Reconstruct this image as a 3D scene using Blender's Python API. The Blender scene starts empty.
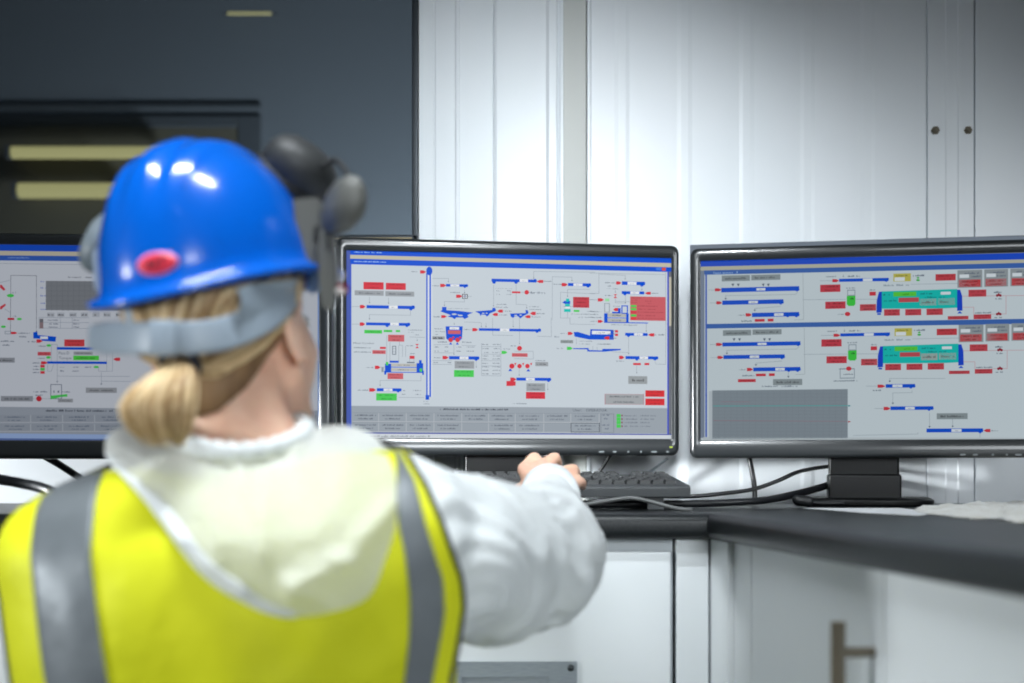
import bpy, bmesh, math, random
from mathutils import Vector, Matrix, noise
from mathutils.geometry import tessellate_polygon
R_ = random.Random(7)
SC = bpy.context.scene
COL = SC.collection
F, CX, CY, CZ = 1300.0, 512.0, 468.0, 0.962      # lens in pixels, level camera at (0,0,CZ) looking along +Y
def P(px, py, y):
    "a measured photo point at distance y, in metres"
    return Vector(((px-CX)*y/F, y, CZ-(py-CY)*y/F))
# ---------------------------------------------------------------- materials
def lin(c):
    out = []
    for v in c[:3]:
        v = v/255.0
        out.append(v/12.92 if v <= .04045 else ((v+.055)/1.055)**2.4)
    return (*out, 1.0)
MATS = {}
def mat(name, col, rough=.5, metal=0., spec=.5, coat=0., noise_s=None, noise_c=None, noise_amt=.5, bump=None, bump_d=.001,
        alpha=1., sss=0., emit=None, emit_s=1., stretch=(1,1,1), trans=0., sheen=0.):
    m = bpy.data.materials.new(name); m.use_nodes = True
    nt = m.node_tree; b = nt.nodes['Principled BSDF']
    b.inputs['Base Color'].default_value = lin(col)
    b.inputs['Roughness'].default_value = rough
    b.inputs['Metallic'].default_value = metal
    b.inputs['Specular IOR Level'].default_value = spec
    b.inputs['Coat Weight'].default_value = coat
    b.inputs['Coat Roughness'].default_value = .08
    b.inputs['Alpha'].default_value = alpha
    b.inputs['Transmission Weight'].default_value = trans
    b.inputs['Sheen Weight'].default_value = sheen
    if sss:
        b.inputs['Subsurface Weight'].default_value = sss
        b.inputs['Subsurface Radius'].default_value = (.012, .005, .003)
        b.inputs['Subsurface Scale'].default_value = 1.0
    if emit is not None:
        b.inputs['Emission Color'].default_value = lin(emit)
        b.inputs['Emission Strength'].default_value = emit_s
    tc = None
    def coords():
        nonlocal tc
        if tc is None:
            t = nt.nodes.new('ShaderNodeTexCoord'); mp = nt.nodes.new('ShaderNodeMapping')
            mp.inputs['Scale'].default_value = stretch
            nt.links.new(t.outputs['Object'], mp.inputs['Vector']); tc = mp
        return tc.outputs['Vector']
    if noise_s:
        n = nt.nodes.new('ShaderNodeTexNoise'); n.inputs['Scale'].default_value = noise_s; n.inputs['Detail'].default_value = 5
        nt.links.new(coords(), n.inputs['Vector'])
        r = nt.nodes.new('ShaderNodeValToRGB'); r.color_ramp.elements[0].position = .5-.5*noise_amt*.6; r.color_ramp.elements[1].position = .5+.5*noise_amt*.6
        r.color_ramp.elements[0].color = lin(col); r.color_ramp.elements[1].color = lin(noise_c)
        nt.links.new(n.outputs['Fac'], r.inputs['Fac']); nt.links.new(r.outputs['Color'], b.inputs['Base Color'])
    if bump:
        n = nt.nodes.new('ShaderNodeTexNoise'); n.inputs['Scale'].default_value = bump; n.inputs['Detail'].default_value = 4
        nt.links.new(coords(), n.inputs['Vector'])
        bp = nt.nodes.new('ShaderNodeBump'); bp.inputs['Distance'].default_value = bump_d; bp.inputs['Strength'].default_value = .8
        nt.links.new(n.outputs['Fac'], bp.inputs['Height']); nt.links.new(bp.outputs['Normal'], b.inputs['Normal'])
    MATS[name] = m
    return m
# ---------------------------------------------------------------- objects
BASE = {}
def root(name, loc, label=None, cat=None, group=None, kind=None):
    o = bpy.data.objects.new(name, None); COL.objects.link(o)
    o.location = loc; o.empty_display_size = .05
    BASE[o] = Vector(loc); tag(o, label, cat, group, kind)
    return o
def tag(o, label=None, cat=None, group=None, kind=None):
    if label: o['label'] = label
    if cat: o['category'] = cat
    if group: o['group'] = group
    if kind: o['kind'] = kind
    return o
class MB:
    def __init__(s): s.v = []; s.f = []; s.m = []
    def add(s, vs, fs, mi=0):
        n = len(s.v); s.v += [tuple(v) for v in vs]
        for f in fs: s.f.append(tuple(i+n for i in f)); s.m.append(mi)
    def box(s, x0, x1, y0, y1, z0, z1, mi=0, M=None):
        vs = [Vector((x, y, z)) for x in (x0, x1) for y in (y0, y1) for z in (z0, z1)]
        if M is not None: vs = [M @ v for v in vs]
        s.add(vs, [(0,1,3,2),(4,6,7,5),(0,4,5,1),(2,3,7,6),(0,2,6,4),(1,5,7,3)], mi)
    def rings(s, rings, mi=0, cap0=True, cap1=True, closed=True):
        n = len(rings[0]); vs = [v for r in rings for v in r]; fs = []
        for i in range(len(rings)-1):
            for j in range(n if closed else n-1):
                k = (j+1) % n
                fs.append((i*n+j, i*n+k, (i+1)*n+k, (i+1)*n+j))
        if cap0: fs.append(tuple(range(n-1, -1, -1)))
        if cap1: fs.append(tuple((len(rings)-1)*n+j for j in range(n)))
        s.add(vs, fs, mi)
    def tube(s, pts, rad, n=10, mi=0, flat=None, round_ends=False):
        pts = [Vector(p) for p in pts]
        if not hasattr(rad, '__len__'): rad = [rad]*len(pts)
        rings = []; up = None
        for i, p in enumerate(pts):
            t = (pts[min(i+1, len(pts)-1)]-pts[max(i-1, 0)])
            if t.length < 1e-9: t = Vector((0,0,1))
            t.normalize()
            if up is None:
                up = t.orthogonal().normalized() if flat is None else Vector(flat)
            up = (up - t*up.dot(t))
            if up.length < 1e-6: up = t.orthogonal()
            up.normalize(); w = t.cross(up)
            ra = rad[i] if hasattr(rad[i], '__len__') else (rad[i], rad[i])
            rings.append([p + up*(math.cos(a)*ra[0]) + w*(math.sin(a)*ra[1]) for a in [2*math.pi*k/n for k in range(n)]])
        s.rings(rings, mi)
    def cap_limb(s, p0, p1, r0, r1, n=16, mi=0):
        p0, p1 = Vector(p0), Vector(p1); t = (p1-p0); L = t.length; t.normalize()
        pts, rad = [], []
        for k in range(6):
            a = math.pi/2*(1-k/5); pts.append(p0 - t*(r0*math.sin(a))); rad.append(max(r0*math.cos(a), 1e-4))
        for k in range(1, 6):
            pts.append(p0 + t*(L*k/6)); rad.append(r0+(r1-r0)*k/6)
        for k in range(6):
            a = math.pi/2*k/5; pts.append(p1 + t*(r1*math.sin(a))); rad.append(max(r1*math.cos(a), 1e-4))
        s.tube(pts, rad, n, mi)
    def ell(s, c, r, M=None, n=24, m=14, mi=0):
        rings = []
        for i in range(m+1):
            a = -math.pi/2 + math.pi*i/m; z = math.sin(a); q = max(math.cos(a), 1e-4); ring = []
            for j in range(n):
                b = 2*math.pi*j/n
                v = Vector((math.cos(b)*q*r[0], math.sin(b)*q*r[1], z*r[2])) + Vector(c)
                ring.append(M @ v if M is not None else v)
            rings.append(ring)
        s.rings(rings, mi)
    def build(s, name, mats, parent=None, smooth=False, bevel=0, bseg=3, subd=0, solid=0, recalc=True, label=None, weld=0):
        base = BASE.get(parent, Vector((0,0,0))) if parent is not None else Vector((0,0,0))
        me = bpy.data.meshes.new(name)
        me.from_pydata([tuple(Vector(v)-base) for v in s.v], [], s.f)
        if not isinstance(mats, (list, tuple)): mats = [mats]
        for m in mats: me.materials.append(m)
        for p, mi in zip(me.polygons, s.m): p.material_index = mi; p.use_smooth = smooth
        if weld or recalc:
            bm = bmesh.new(); bm.from_mesh(me)
            if weld: bmesh.ops.remove_doubles(bm, verts=bm.verts, dist=weld)
            if recalc: bmesh.ops.recalc_face_normals(bm, faces=bm.faces)
            bm.to_mesh(me); bm.free()
        o = bpy.data.objects.new(name, me); COL.objects.link(o)
        if parent is not None: o.parent = parent; BASE[o] = base
        else: BASE[o] = Vector((0,0,0))
        if solid:
            md = o.modifiers.new('s', 'SOLIDIFY'); md.thickness = solid; md.offset = 0
        if bevel:
            md = o.modifiers.new('b', 'BEVEL'); md.width = bevel; md.segments = bseg; md.limit_method = 'ANGLE'; md.angle_limit = math.radians(35)
            for p in me.polygons: p.use_smooth = True
            try:
                md2 = o.modifiers.new('w', 'WEIGHTED_NORMAL'); md2.keep_sharp = True
            except Exception: pass
        if subd:
            md = o.modifiers.new('u', 'SUBSURF'); md.levels = subd; md.render_levels = subd
        if label: o['label'] = label
        return o
def catmull(pts, n=8):
    pts = [Vector(p) for p in pts]; out = []
    for i in range(len(pts)-1):
        p0 = pts[max(i-1,0)]; p1 = pts[i]; p2 = pts[i+1]; p3 = pts[min(i+2, len(pts)-1)]
        for k in range(n):
            t = k/n
            out.append(.5*((2*p1)+(p2-p0)*t+(2*p0-5*p1+4*p2-p3)*t*t+(3*p1-p0-3*p2+p3)*t**3))
    out.append(pts[-1]); return out
def interp(x, xs, ys):
    if x <= xs[0]: return ys[0]
    for i in range(len(xs)-1):
        if x <= xs[i+1]:
            t = (x-xs[i])/(xs[i+1]-xs[i]); t2 = t
            return ys[i]+(ys[i+1]-ys[i])*t2
    return ys[-1]
def sinterp(x, xs, ys):
    "smooth (Catmull-Rom) interpolation"
    if x <= xs[0]: return ys[0]
    if x >= xs[-1]: return ys[-1]
    for i in range(len(xs)-1):
        if x <= xs[i+1]:
            t = (x-xs[i])/(xs[i+1]-xs[i])
            a = ys[max(i-1,0)]; b = ys[i]; c = ys[i+1]; d = ys[min(i+2,len(ys)-1)]
            return .5*((2*b)+(c-a)*t+(2*a-5*b+4*c-d)*t*t+(3*b-a-3*c+d)*t**3)
def remesh(mb, vox, smooth=4, disp=None):
    "one continuous surface out of overlapping volumes"
    me = bpy.data.meshes.new('tmp'); me.from_pydata(mb.v, [], mb.f)
    bm = bmesh.new(); bm.from_mesh(me); bmesh.ops.recalc_face_normals(bm, faces=bm.faces); bm.to_mesh(me); bm.free()
    o = bpy.data.objects.new('tmp', me); COL.objects.link(o)
    md = o.modifiers.new('r', 'REMESH'); md.mode = 'VOXEL'; md.voxel_size = vox; md.use_smooth_shade = True
    dg = bpy.context.evaluated_depsgraph_get(); dg.update()
    nm = bpy.data.meshes.new_from_object(o.evaluated_get(dg))
    bpy.data.objects.remove(o)
    bm = bmesh.new(); bm.from_mesh(nm)
    for _ in range(smooth): bmesh.ops.smooth_vert(bm, verts=bm.verts, factor=.5, use_axis_x=True, use_axis_y=True, use_axis_z=True)
    if disp:
        bm.normal_update()
        for v in bm.verts:
            v.co += v.normal*disp(v.co)
        bmesh.ops.smooth_vert(bm, verts=bm.verts, factor=.4, use_axis_x=True, use_axis_y=True, use_axis_z=True)
    out = MB(); bm.verts.index_update()
    out.v = [tuple(v.co) for v in bm.verts]; out.f = [tuple(v.index for v in f.verts) for f in bm.faces]; out.m = [0]*len(out.f)
    bm.free()
    return out
# ================================================================ setting
m_wall = mat('white_sheet_cladding', (232,236,240), .38, spec=.45, noise_s=3, noise_c=(226,232,236), bump=140, bump_d=.00005)
m_wall_lo = mat('painted_wall', (216,220,224), .6)
m_post = mat('grey_post_paint', (196,198,194), .55)
m_seam = mat('dark_seam', (120,124,124), .7)
m_rust = mat('stain', (110,104,90), .8)
m_floor = mat('grey_vinyl_floor', (120,122,122), .45, noise_s=30, noise_c=(104,108,110))
m_alu = mat('dark_window_frame', (44,50,56), .35, metal=.4)
m_black_room = mat('dim_room_wall', (84,91,96), .9)
m_dimtrim = mat('dim_room_trim', (54,60,64), .7)
m_tube = mat('fluorescent_tube', (60,58,40), .5, emit=(206,194,130), emit_s=1.25)
m_steel = mat('brushed_steel', (150,158,163), .4, metal=.25, noise_s=60, noise_c=(136,144,150), stretch=(1,1,18))
m_darksteel = mat('satin_handle', (120,112,98), .35, metal=.8)
m_cab = mat('white_cabinet_laminate', (226,230,232), .32, spec=.45, noise_s=4, noise_c=(221,226,228))
m_cab_in = mat('cabinet_carcass', (190,196,200), .5)
WY = 2.30
KW = WY/F
def wx(px): return (px-CX)*KW
ZT = 2.55
# wall_back: profile in plan, extruded upwards (x by photo column on the wall, depth towards the room in mm)
prof = [(419,0),(433,0),(434.5,-1.5),(436,0),(455,0),(456.5,2),(459,2),(460,0),(492.2,0),(492.4,-9),(493.8,-9),(494,0),(497,1.5),(546,1.5),(549,5),(556,5),(558.5,0),(561,4),(563.2,4),(563.4,-30),
        (587,-30),(587.4,3),(590,3),(591.5,0)]
for c in (622.5,685,747,808,868): prof += [(c-8,0),(c-4,1.1),(c+3,1.1),(c+7,0)]
prof += [(925.5,0),(926,-4),(927.2,-4),(927.8,1),(945,1),(946,2),(957,2),(958,3.5),(973,3.5),(973.3,-8),(974.6,-8),(975,1),(1035,1),(1040,-1),(1100,-1),(1104,2.6),(1110,2.6),(1114,0),(1480,0)]
w = MB()
vs, fs = [], []
for px, d in prof:
    for z in (0, ZT): vs.append((wx(px), WY-d/1000, z))
for i in range(len(prof)-1):
    a = 2*i; fs.append((a, a+2, a+3, a+1))
n0 = len(vs)
xr, xl = wx(1480), wx(419)
vs += [(xr,WY+.12,0),(xr,WY+.12,ZT),(xl,WY+.12,0),(xl,WY+.12,ZT)]
last = 2*(len(prof)-1)
fs += [(last,n0,n0+1,last+1),(n0,n0+2,n0+3,n0+1),(n0+2,0,1,n0+3)]
w.add(vs, fs)
WZ0, WZ1 = 1.352, 2.10          # window opening
w.box(-2.6, xl, WY, WY+.12, 0, WZ0)
w.box(-2.6, xl, WY, WY+.12, WZ1, ZT)
wall = w.build('wall_back', m_wall, recalc=False); tag(wall, kind='structure')
p = MB(); p.box(wx(563.6), wx(586.8), WY+.012, WY+.03, 0, ZT)
tag(p.build('trim_1', m_post, bevel=.002), kind='structure')
for (sx, sy) in ((936,130),(968.5,130)):
    s = MB(); c = P(sx, sy, WY-.006)
    for r, d0, d1 in ((.0075,.004,.001),(.0042,.001,-.004)):
        s.rings([[c+Vector((math.cos(a)*r, y, math.sin(a)*r)) for a in [k*math.pi/3 for k in range(6)]] for y in (d0, d1)])
    o = s.build('screw', m_rust, wall)
# window: frame, pane, and the dim room beyond it
win = root('window_1', (-1.3, WY, WZ0), kind='structure')
f = MB(); t = .012
f.box(xl-t, xl-.001, WY-.006, WY+.07, WZ0, WZ1)
f.box(-2.59, xl, WY-.006, WY+.07, WZ0, WZ0+.022); f.box(-2.59, xl, WY-.006, WY+.07, WZ1-.02, WZ1)
f.build('window_frame', m_alu, win, bevel=.002)
f = MB()
for z in (.004, .013): f.box(-2.59, xl-.012, WY-.010, WY-.006, WZ0+z, WZ0+z+.003)
f.build('bead', mat('bronze_bead', (140,128,100), .3, metal=.6), win)
glass = bpy.data.materials.new('window_glass'); glass.use_nodes = True
nt = glass.node_tree; nt.nodes.clear()
out = nt.nodes.new('ShaderNodeOutputMaterial'); mx = nt.nodes.new('ShaderNodeMixShader'); tr = nt.nodes.new('ShaderNodeBsdfTransparent'); gl = nt.nodes.new('ShaderNodeBsdfGlossy'); fr = nt.nodes.new('ShaderNodeFresnel')
tr.inputs['Color'].default_value = (.62,.66,.70,1); gl.inputs['Roughness'].default_value = .03; fr.inputs['IOR'].default_value = 1.45
nt.links.new(fr.outputs[0], mx.inputs[0]); nt.links.new(tr.outputs[0], mx.inputs[1]); nt.links.new(gl.outputs[0], mx.inputs[2]); nt.links.new(mx.outputs[0], out.inputs[0])
f = MB(); f.box(-2.59, xl-.01, WY+.03, WY+.036, WZ0+.01, WZ1-.01); f.build('pane', glass, win)
# dim room beyond the glass
FY = 3.9
d = MB()
d.box(-3.6, .6, FY, FY+.1, 0, 3.2); d.box(.5, .6, WY+.13, FY, 0, 3.2); d.box(-3.7, -3.6, WY+.13, FY, 0, 3.2)
tag(d.build('wall_beyond', m_black_room), kind='structure')
d = MB(); d.box(-3.7, .6, WY+.13, FY+.1, 3.2, 3.3); tag(d.build('ceiling_beyond', m_dimtrim), kind='structure')
def fx(px): return (px-CX)*FY/F
def fz(py): return CZ-(py-CY)*FY/F
d = MB()
for (a, b, c_, e) in ((-300,238,116,128),(238,262,116,300),(-300,262,104,110)):
    d.box(fx(a), fx(b), FY-.009, FY, fz(e), fz(c_))
tag(d.build('trim_2', m_dimtrim, bevel=.004), kind='structure')
d = MB(); d.box(fx(-300), fx(238), FY-.006, FY, fz(300), fz(128))
tag(d.build('window_2', mat('dark_far_glass', (74,72,60), .6), bevel=.002), kind='structure')
for (x0, x1, yy, hh, lab) in ((20,172,157.5,6.0,'longer yellowish strip light glowing beyond the dark window, upper of the pair'),
                              (27,135,195,7.5,'yellowish strip light glowing beyond the dark window, lower of the pair, partly behind the hat'),
                              (232,275,20.5,1.3,'thin faint strip light high up beyond the dark window')):
    t = root('strip_light', (fx((x0+x1)/2), FY-.05, fz(yy)), lab, 'light')
    a = MB(); r = hh*FY/F
    a.tube([(fx(x0), FY-.06, fz(yy)), (fx(x1), FY-.06, fz(yy))], r, 14); a.build('tube', m_tube, t, smooth=False)
    for xe in (fx(x0)-.01, fx(x1)+.01):
        b = MB(); b.box(xe-.006, xe+.006, FY-.06-r, FY-.06+r, fz(yy)-r, fz(yy)+r); b.build('end_cap', m_dimtrim, t)
fl = MB(); fl.box(-2.6, 2.2, -2.6, WY, -.05, 0); tag(fl.build('floor', m_floor), kind='structure')
fl = MB(); fl.box(-3.7, 2.2, WY+.13, FY+.2, -.05, 0); tag(fl.build('floor_beyond', m_dimtrim), kind='structure')
fl = MB(); fl.box(-2.6, 2.2, -2.6, WY+.12, ZT, ZT+.05); tag(fl.build('ceiling', mat('ceiling_tile', (176,180,182), .8)), kind='structure')
# ================================================================ worktop
TOP = .90; BOT = .866
m_work = mat('black_speckled_laminate', (18,21,23), .36, spec=.28, noise_s=420, noise_c=(38,42,44), noise_amt=.6)
def rdir(Y): return .263 + .13*(1.752-Y)
corner = (.263, 1.752)
yl = .30
outline = [(-1.35,2.296),(-1.35,1.752),corner,(rdir(yl),yl),(1.05,yl),(1.05,2.296)]
# bullnosed front edge, lofted along left run + right run
wk = MB()
rr = .0115
def prof_pts(nrm, pt):
    res = []
    H = TOP-BOT
    res.append((pt[0]-nrm[0]*.05, pt[1]-nrm[1]*.05, TOP))
    for k in range(7):
        a = math.pi/2*(1-k/6)
        res.append((-rr+rr*math.cos(a), TOP-rr+rr*math.sin(a)))
    for k in range(7):
        a = -math.pi/2*k/6
        res.append((-rr+rr*math.cos(a), BOT+rr+rr*math.sin(a)))
    res.append('end')
    outp = []
    for q in res:
        if q == 'end': outp.append((pt[0]-nrm[0]*.05, pt[1]-nrm[1]*.05, BOT))
        elif len(q) == 3: outp.append(q)
        else: outp.append((pt[0]+nrm[0]*q[0], pt[1]+nrm[1]*q[0], q[1]))
    return outp
n1 = Vector((0,-1)); dR = Vector((.13,-1)).normalized(); n2 = Vector((-1,-.13)).normalized()
bis = (n1+n2); bis = bis/(bis.dot(n1))
secs = [prof_pts(n1, (-1.35,1.752)), prof_pts(n1, (corner[0]-.05, corner[1])), prof_pts(bis, corner)]
secs2 = [prof_pts(bis, corner), prof_pts(n2, (rdir(1.70), 1.70)), prof_pts(n2, (rdir(yl), yl))]
for S in (secs, secs2): wk.rings([[Vector(q) for q in s] for s in S], cap0=False, cap1=False, closed=False)
inner = [Vector(secs[0][0]), Vector(secs[2][0]), Vector(secs2[2][0])]
top = [inner[0], inner[1], inner[2], Vector((1.05,yl,TOP)), Vector((1.05,2.262,TOP)), Vector((-1.35,2.262,TOP))]
for z in (TOP, BOT):
    q = [Vector((v.x, v.y, z)) for v in top]
    wk.add(q, [tuple(t) for t in tessellate_polygon([q])])
wk.box(-1.35, 1.05, 2.262, 2.292, BOT, TOP)
work = wk.build('worktop', m_work, weld=.0002, smooth=False)
for pl in work.data.polygons: pl.use_smooth = len(pl.vertices) == 4 and pl.area < .05
md = work.modifiers.new('e', 'EDGE_SPLIT'); md.split_angle = math.radians(30)
tag(work, 'black speckled L-shaped worktop carrying the three monitors', 'worktop')
# ================================================================ cabinets
FP = 1.779
left = root('base_cabinet', (-.08, 2.0, 0), 'white base cabinet with a steel plate, straight under the keyboard', 'cabinet')
b = MB(); b.box(-.384, .2215, FP+.012, 2.28, .10, BOT-.001); b.box(-.384, .2215, FP+.06, 2.2, 0, .10); b.build('body', m_cab_in, left, bevel=.001)
b = MB(); b.box(-.381, .2165, FP-.006, FP+.012, .12, .8475); dr = b.build('drawer_front', m_cab, left, bevel=.0015)
pl = MB(); x1 = P(577,660,FP-.008).x; zt = P(577,661.5,FP-.008).z; x0 = x1-.30
pz = zt-.115
# plate with a recessed finger pull
hx0, hx1, hz0, hz1 = P(462,0,FP).x, P(548,0,FP).x, pz+.02, P(0,676,FP).z
pl.box(x0, hx0, FP-.010, FP-.006, pz, zt); pl.box(hx1, x1, FP-.010, FP-.006, pz, zt)
pl.box(hx0, hx1, FP-.010, FP-.006, hz1, zt); pl.box(hx0, hx1, FP-.010, FP-.006, pz, hz0)
pl.box(hx0, hx1, FP-.0068, FP-.006, hz0, hz1)
plate = pl.build('steel_plate', m_steel, dr, weld=.00005)
for dx, zz in ((x1-.0085, zt-.0085), (x1-.0085, pz+.0085), (x0+.0085, zt-.0085), (x0+.0085, pz+.0085)):
    s = MB(); s.ell((dx, FP-.010, zz), (.0048,.0035,.0048), n=14, m=8); s.build('bolt', mat('bolt', (60,64,66), .3, metal=.9) if 'bolt' not in MATS else MATS['bolt'], plate, smooth=True) if False else s.build('bolt', MATS.get('bolt') or mat('bolt', (70,74,76), .3, metal=.9), dr, smooth=True)
cor = root('corner_cabinet', (.45, 2.0, 0), 'white blank corner unit with a narrow filler panel, between the two cabinets', 'cabinet')
def rf(Y, off): # point on the right-run cabinet front, OFF metres behind the worktop edge
    return Vector((rdir(Y)+off, Y))
b = MB()
b.box(.2245, .2685, FP-.002, FP+.016, .10, BOT-.001); b.build('filler_panel', m_cab, cor, bevel=.001)
def rbox(mb, Y0, Y1, o0, o1, z0, z1):
    a, c = rf(Y0,o0), rf(Y1,o0); e, g = rf(Y0,o1), rf(Y1,o1)
    vs = [(q.x,q.y,z) for z in (z0,z1) for q in (a,c,g,e)]
    mb.add(vs, [(0,1,2,3),(7,6,5,4),(0,4,5,1),(1,5,6,2),(2,6,7,3),(3,7,4,0)])
b = MB(); b.box(.2695, .85, FP+.005, 2.28, .10, BOT-.001); b.box(.30, .85, FP+.06, 2.2, 0, .10); b.build('body', m_cab_in, cor, bevel=.001)
b = MB(); rbox(b, 1.778, 1.6995, .012, .030, .10, BOT-.001); b.build('corner_post', m_cab, cor, bevel=.001)
b = MB(); rbox(b, 1.698, 1.628, .020, .036, .10, BOT-.001); b.build('filler_strip', m_cab, cor, bevel=.001)
right = root('base_cabinet', (.62, 1.1, 0), 'white base cabinet with a bar handle under the right arm of the worktop', 'cabinet')
def Yat(px, off):   # distance at which the front plane crosses photo column px
    k = (px-CX)/F; return (.263+off+.13*1.752)/(k+.13)
Yd = Yat(884, .020)
b = MB(); rbox(b, 1.626, .40, .038, .50, .10, BOT-.001); rbox(b, 1.626, .40, .09, .46, 0, .10); b.build('body', m_cab_in, right, bevel=.001)
b = MB(); rbox(b, 1.6255, Yd+.0015, .020, .037, .12, .8655); d1 = b.build('door', m_cab, right, bevel=.0012)
b = MB(); rbox(b, Yd-.0015, .42, .020, .037, .12, .8655); d2 = b.build('door', m_cab, right, bevel=.0012)
# bar handle
Yh = Yat(874, .020); a = rf(Yh, .020); nn = Vector((-1,-.13)).normalized(); zp = CZ-(652-CY)*Yh/F
h = MB(); bar = Vector((a.x+nn.x*.036, a.y+nn.y*.036, 0)); zt_ = CZ-(621-CY)*(Yh)/F
h.tube([(bar.x,bar.y,zt_),(bar.x,bar.y,zt_-.24)], .0072, 16)
for z in (zp, zp-.16): h.tube([(bar.x,bar.y,z),(a.x,a.y,z)], .0052, 14)
h.build('handle', m_darksteel, d1, smooth=False, bevel=.001, label='brushed metal bar handle')
# ================================================================ monitors
m_bez = mat('glossy_black_bezel', (36,39,41), .28, spec=.5, coat=.5)
m_plastic = mat('black_plastic', (20,22,24), .42)
m_stand = mat('stand_black', (6,7,8), .38, spec=.3)
m_btn = mat('button_mark', (110,116,118), .4)
m_led = mat('power_led', (60,80,20), .4, emit=(190,210,60), emit_s=1.0)
SCR = {}
def scr(c):
    c = tuple(c)
    if c not in SCR:
        SCR[c] = mat('screen_rgb_%d_%d_%d' % c, (2,2,3), .42, spec=.06, emit=c, emit_s=.98)
    return SCR[c]
class Screen:
    "UI drawn on the real plane of a monitor; measured points are intersected with that plane"
    def __init__(s, bl, br, z0, z1, sag, dim=1.0, tint=(1,1,1)):
        s.o = Vector((bl[0], bl[1], z0)); s.u = Vector((br[0]-bl[0], br[1]-bl[1], 0)); s.W = s.u.length; s.u.normalize(); s.H = z1-z0
        s.n = Vector((s.u.y, -s.u.x, 0))       # towards the viewer
        s.q = s.o - s.n*sag; s.mb = MB(); s.mats = []; s.layer = 0; s.ox = s.oy = 0; s.k = 1; s.dim = dim; s.tint = tint
    def zoom(s, ox, oy, x1, wpx, dx=0, dy=0): s.ox, s.oy, s.k = ox+dx, oy+dy, (x1-ox)/wpx
    def uv(s, x, y):
        px, py = s.ox+x*s.k, s.oy+y*s.k
        d = Vector(((px-CX)/F, 1, -(py-CY)/F)); c = Vector((0,0,CZ))
        t = (s.q-c).dot(s.n)/d.dot(s.n); p = c+d*t-s.q
        return p.dot(s.u), p.z
    def mi(s, c):
        c = tuple(int(min(255, v*s.dim*t)) for v, t in zip(c, s.tint)); m = scr(c)
        if m not in s.mats: s.mats.append(m)
        return s.mats.index(m)
    def poly(s, uvs, c, lay):
        base = s.q + s.n*(lay*.00012)
        vs = [base+s.u*u+Vector((0,0,v)) for u, v in uvs]
        fs = [tuple(range(len(vs)))] if len(vs) <= 4 else [tuple(t) for t in tessellate_polygon([vs])]
        s.mb.add(vs, fs, s.mi(c))
    def R(s, x0, y0, x1, y1, c, lay=2):
        u0, v0 = s.uv(x0, y0); u1, v1 = s.uv(x1, y1)
        s.poly([(u0,v1),(u1,v1),(u1,v0),(u0,v0)], c, lay)
    def B(s, x0, y0, x1, y1, c, lay=3, w=None):
        "outline"
        w = w or .7/s.k
        s.R(x0,y0,x1,y0+w,c,lay); s.R(x0,y1-w,x1,y1,c,lay); s.R(x0,y0,x0+w,y1,c,lay); s.R(x1-w,y0,x1,y1,c,lay)
    def G(s, pts, c, lay=3): s.poly([s.uv(*p) for p in pts], c, lay)
    def D(s, x, y, r, c, lay=4, ry=None):
        s.G([(x+r*math.cos(a), y+(ry or r)*math.sin(a)) for a in [k*math.pi/7 for k in range(14)]], c, lay)
    def L(s, pts, c=None, w=.00055, lay=1):
        c = c or DK2
        q = [Vector(s.uv(*p)) for p in pts]
        for a, b in zip(q, q[1:]):
            d = (b-a)
            if d.length < 1e-6: continue
            d.normalize(); n = Vector((-d.y, d.x))*w/2; a2 = a-d*w/2; b2 = b+d*w/2
            s.poly([tuple(a2-n),tuple(b2-n),tuple(b2+n),tuple(a2+n)], c, lay)
    def T(s, x0, y0, x1, y1, c=None, lay=4):
        "a line of writing too small to read: short strokes"
        c = c or DK1
        r = random.Random(int(x0*7+y0*13+x1)); u0, v0 = s.uv(x0,y0); u1, v1 = s.uv(x1,y1); h = (v0-v1); x = u0
        st = max(.0009, h*.45)
        while x < u1-st*.6:
            w = st*r.uniform(.55,.95); hh = h*r.choice((.62,.62,.95)); 
            if r.random() < .82: s.poly([(x,v1+h*.1),(min(x+w,u1),v1+h*.1),(min(x+w,u1),v1+h*.1+hh*.8),(x,v1+h*.1+hh*.8)], c, lay)
            x += st*1.08
    def Wr(s, text, x0, y0, x1, y1, c, lay=5):
        "legible writing"
        cu = bpy.data.curves.new('t', 'FONT'); cu.body = text; cu.size = 1; cu.resolution_u = 2
        o = bpy.data.objects.new('t', cu); COL.objects.link(o)
        dg = bpy.context.evaluated_depsgraph_get(); dg.update()
        me = bpy.data.meshes.new_from_object(o.evaluated_get(dg))
        xs = [v.co.x for v in me.vertices]; ys = [v.co.y for v in me.vertices]
        bx0, bx1, by0, by1 = min(xs), max(xs), min(ys), max(ys)
        u0, v0 = s.uv(x0,y0); u1, v1 = s.uv(x1,y1); base = s.q+s.n*(lay*.00012)
        vs = [base+s.u*(u0+(v.co.x-bx0)/(bx1-bx0)*(u1-u0))+Vector((0,0,v1+(v.co.y-by0)/(by1-by0)*(v0-v1))) for v in me.vertices]
        s.mb.add(vs, [tuple(p.vertices) for p in me.polygons], s.mi(c))
        bpy.data.objects.remove(o); bpy.data.meshes.remove(me); bpy.data.curves.remove(cu)
    def motor(s, x0, y0, x1, y1, c=None, left=False):
        c = c or RED; m = x0+(x1-x0)*(.4 if left else .6); ym = (y0+y1)/2
        if left: s.G([(x1,y0),(x1,y1),(m,y1),(x0,ym+2),(x0,ym-2),(m,y0)], c, 4)
        else: s.G([(x0,y0),(m,y0),(x1,ym-2),(x1,ym+2),(m,y1),(x0,y1)], c, 4)
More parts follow.
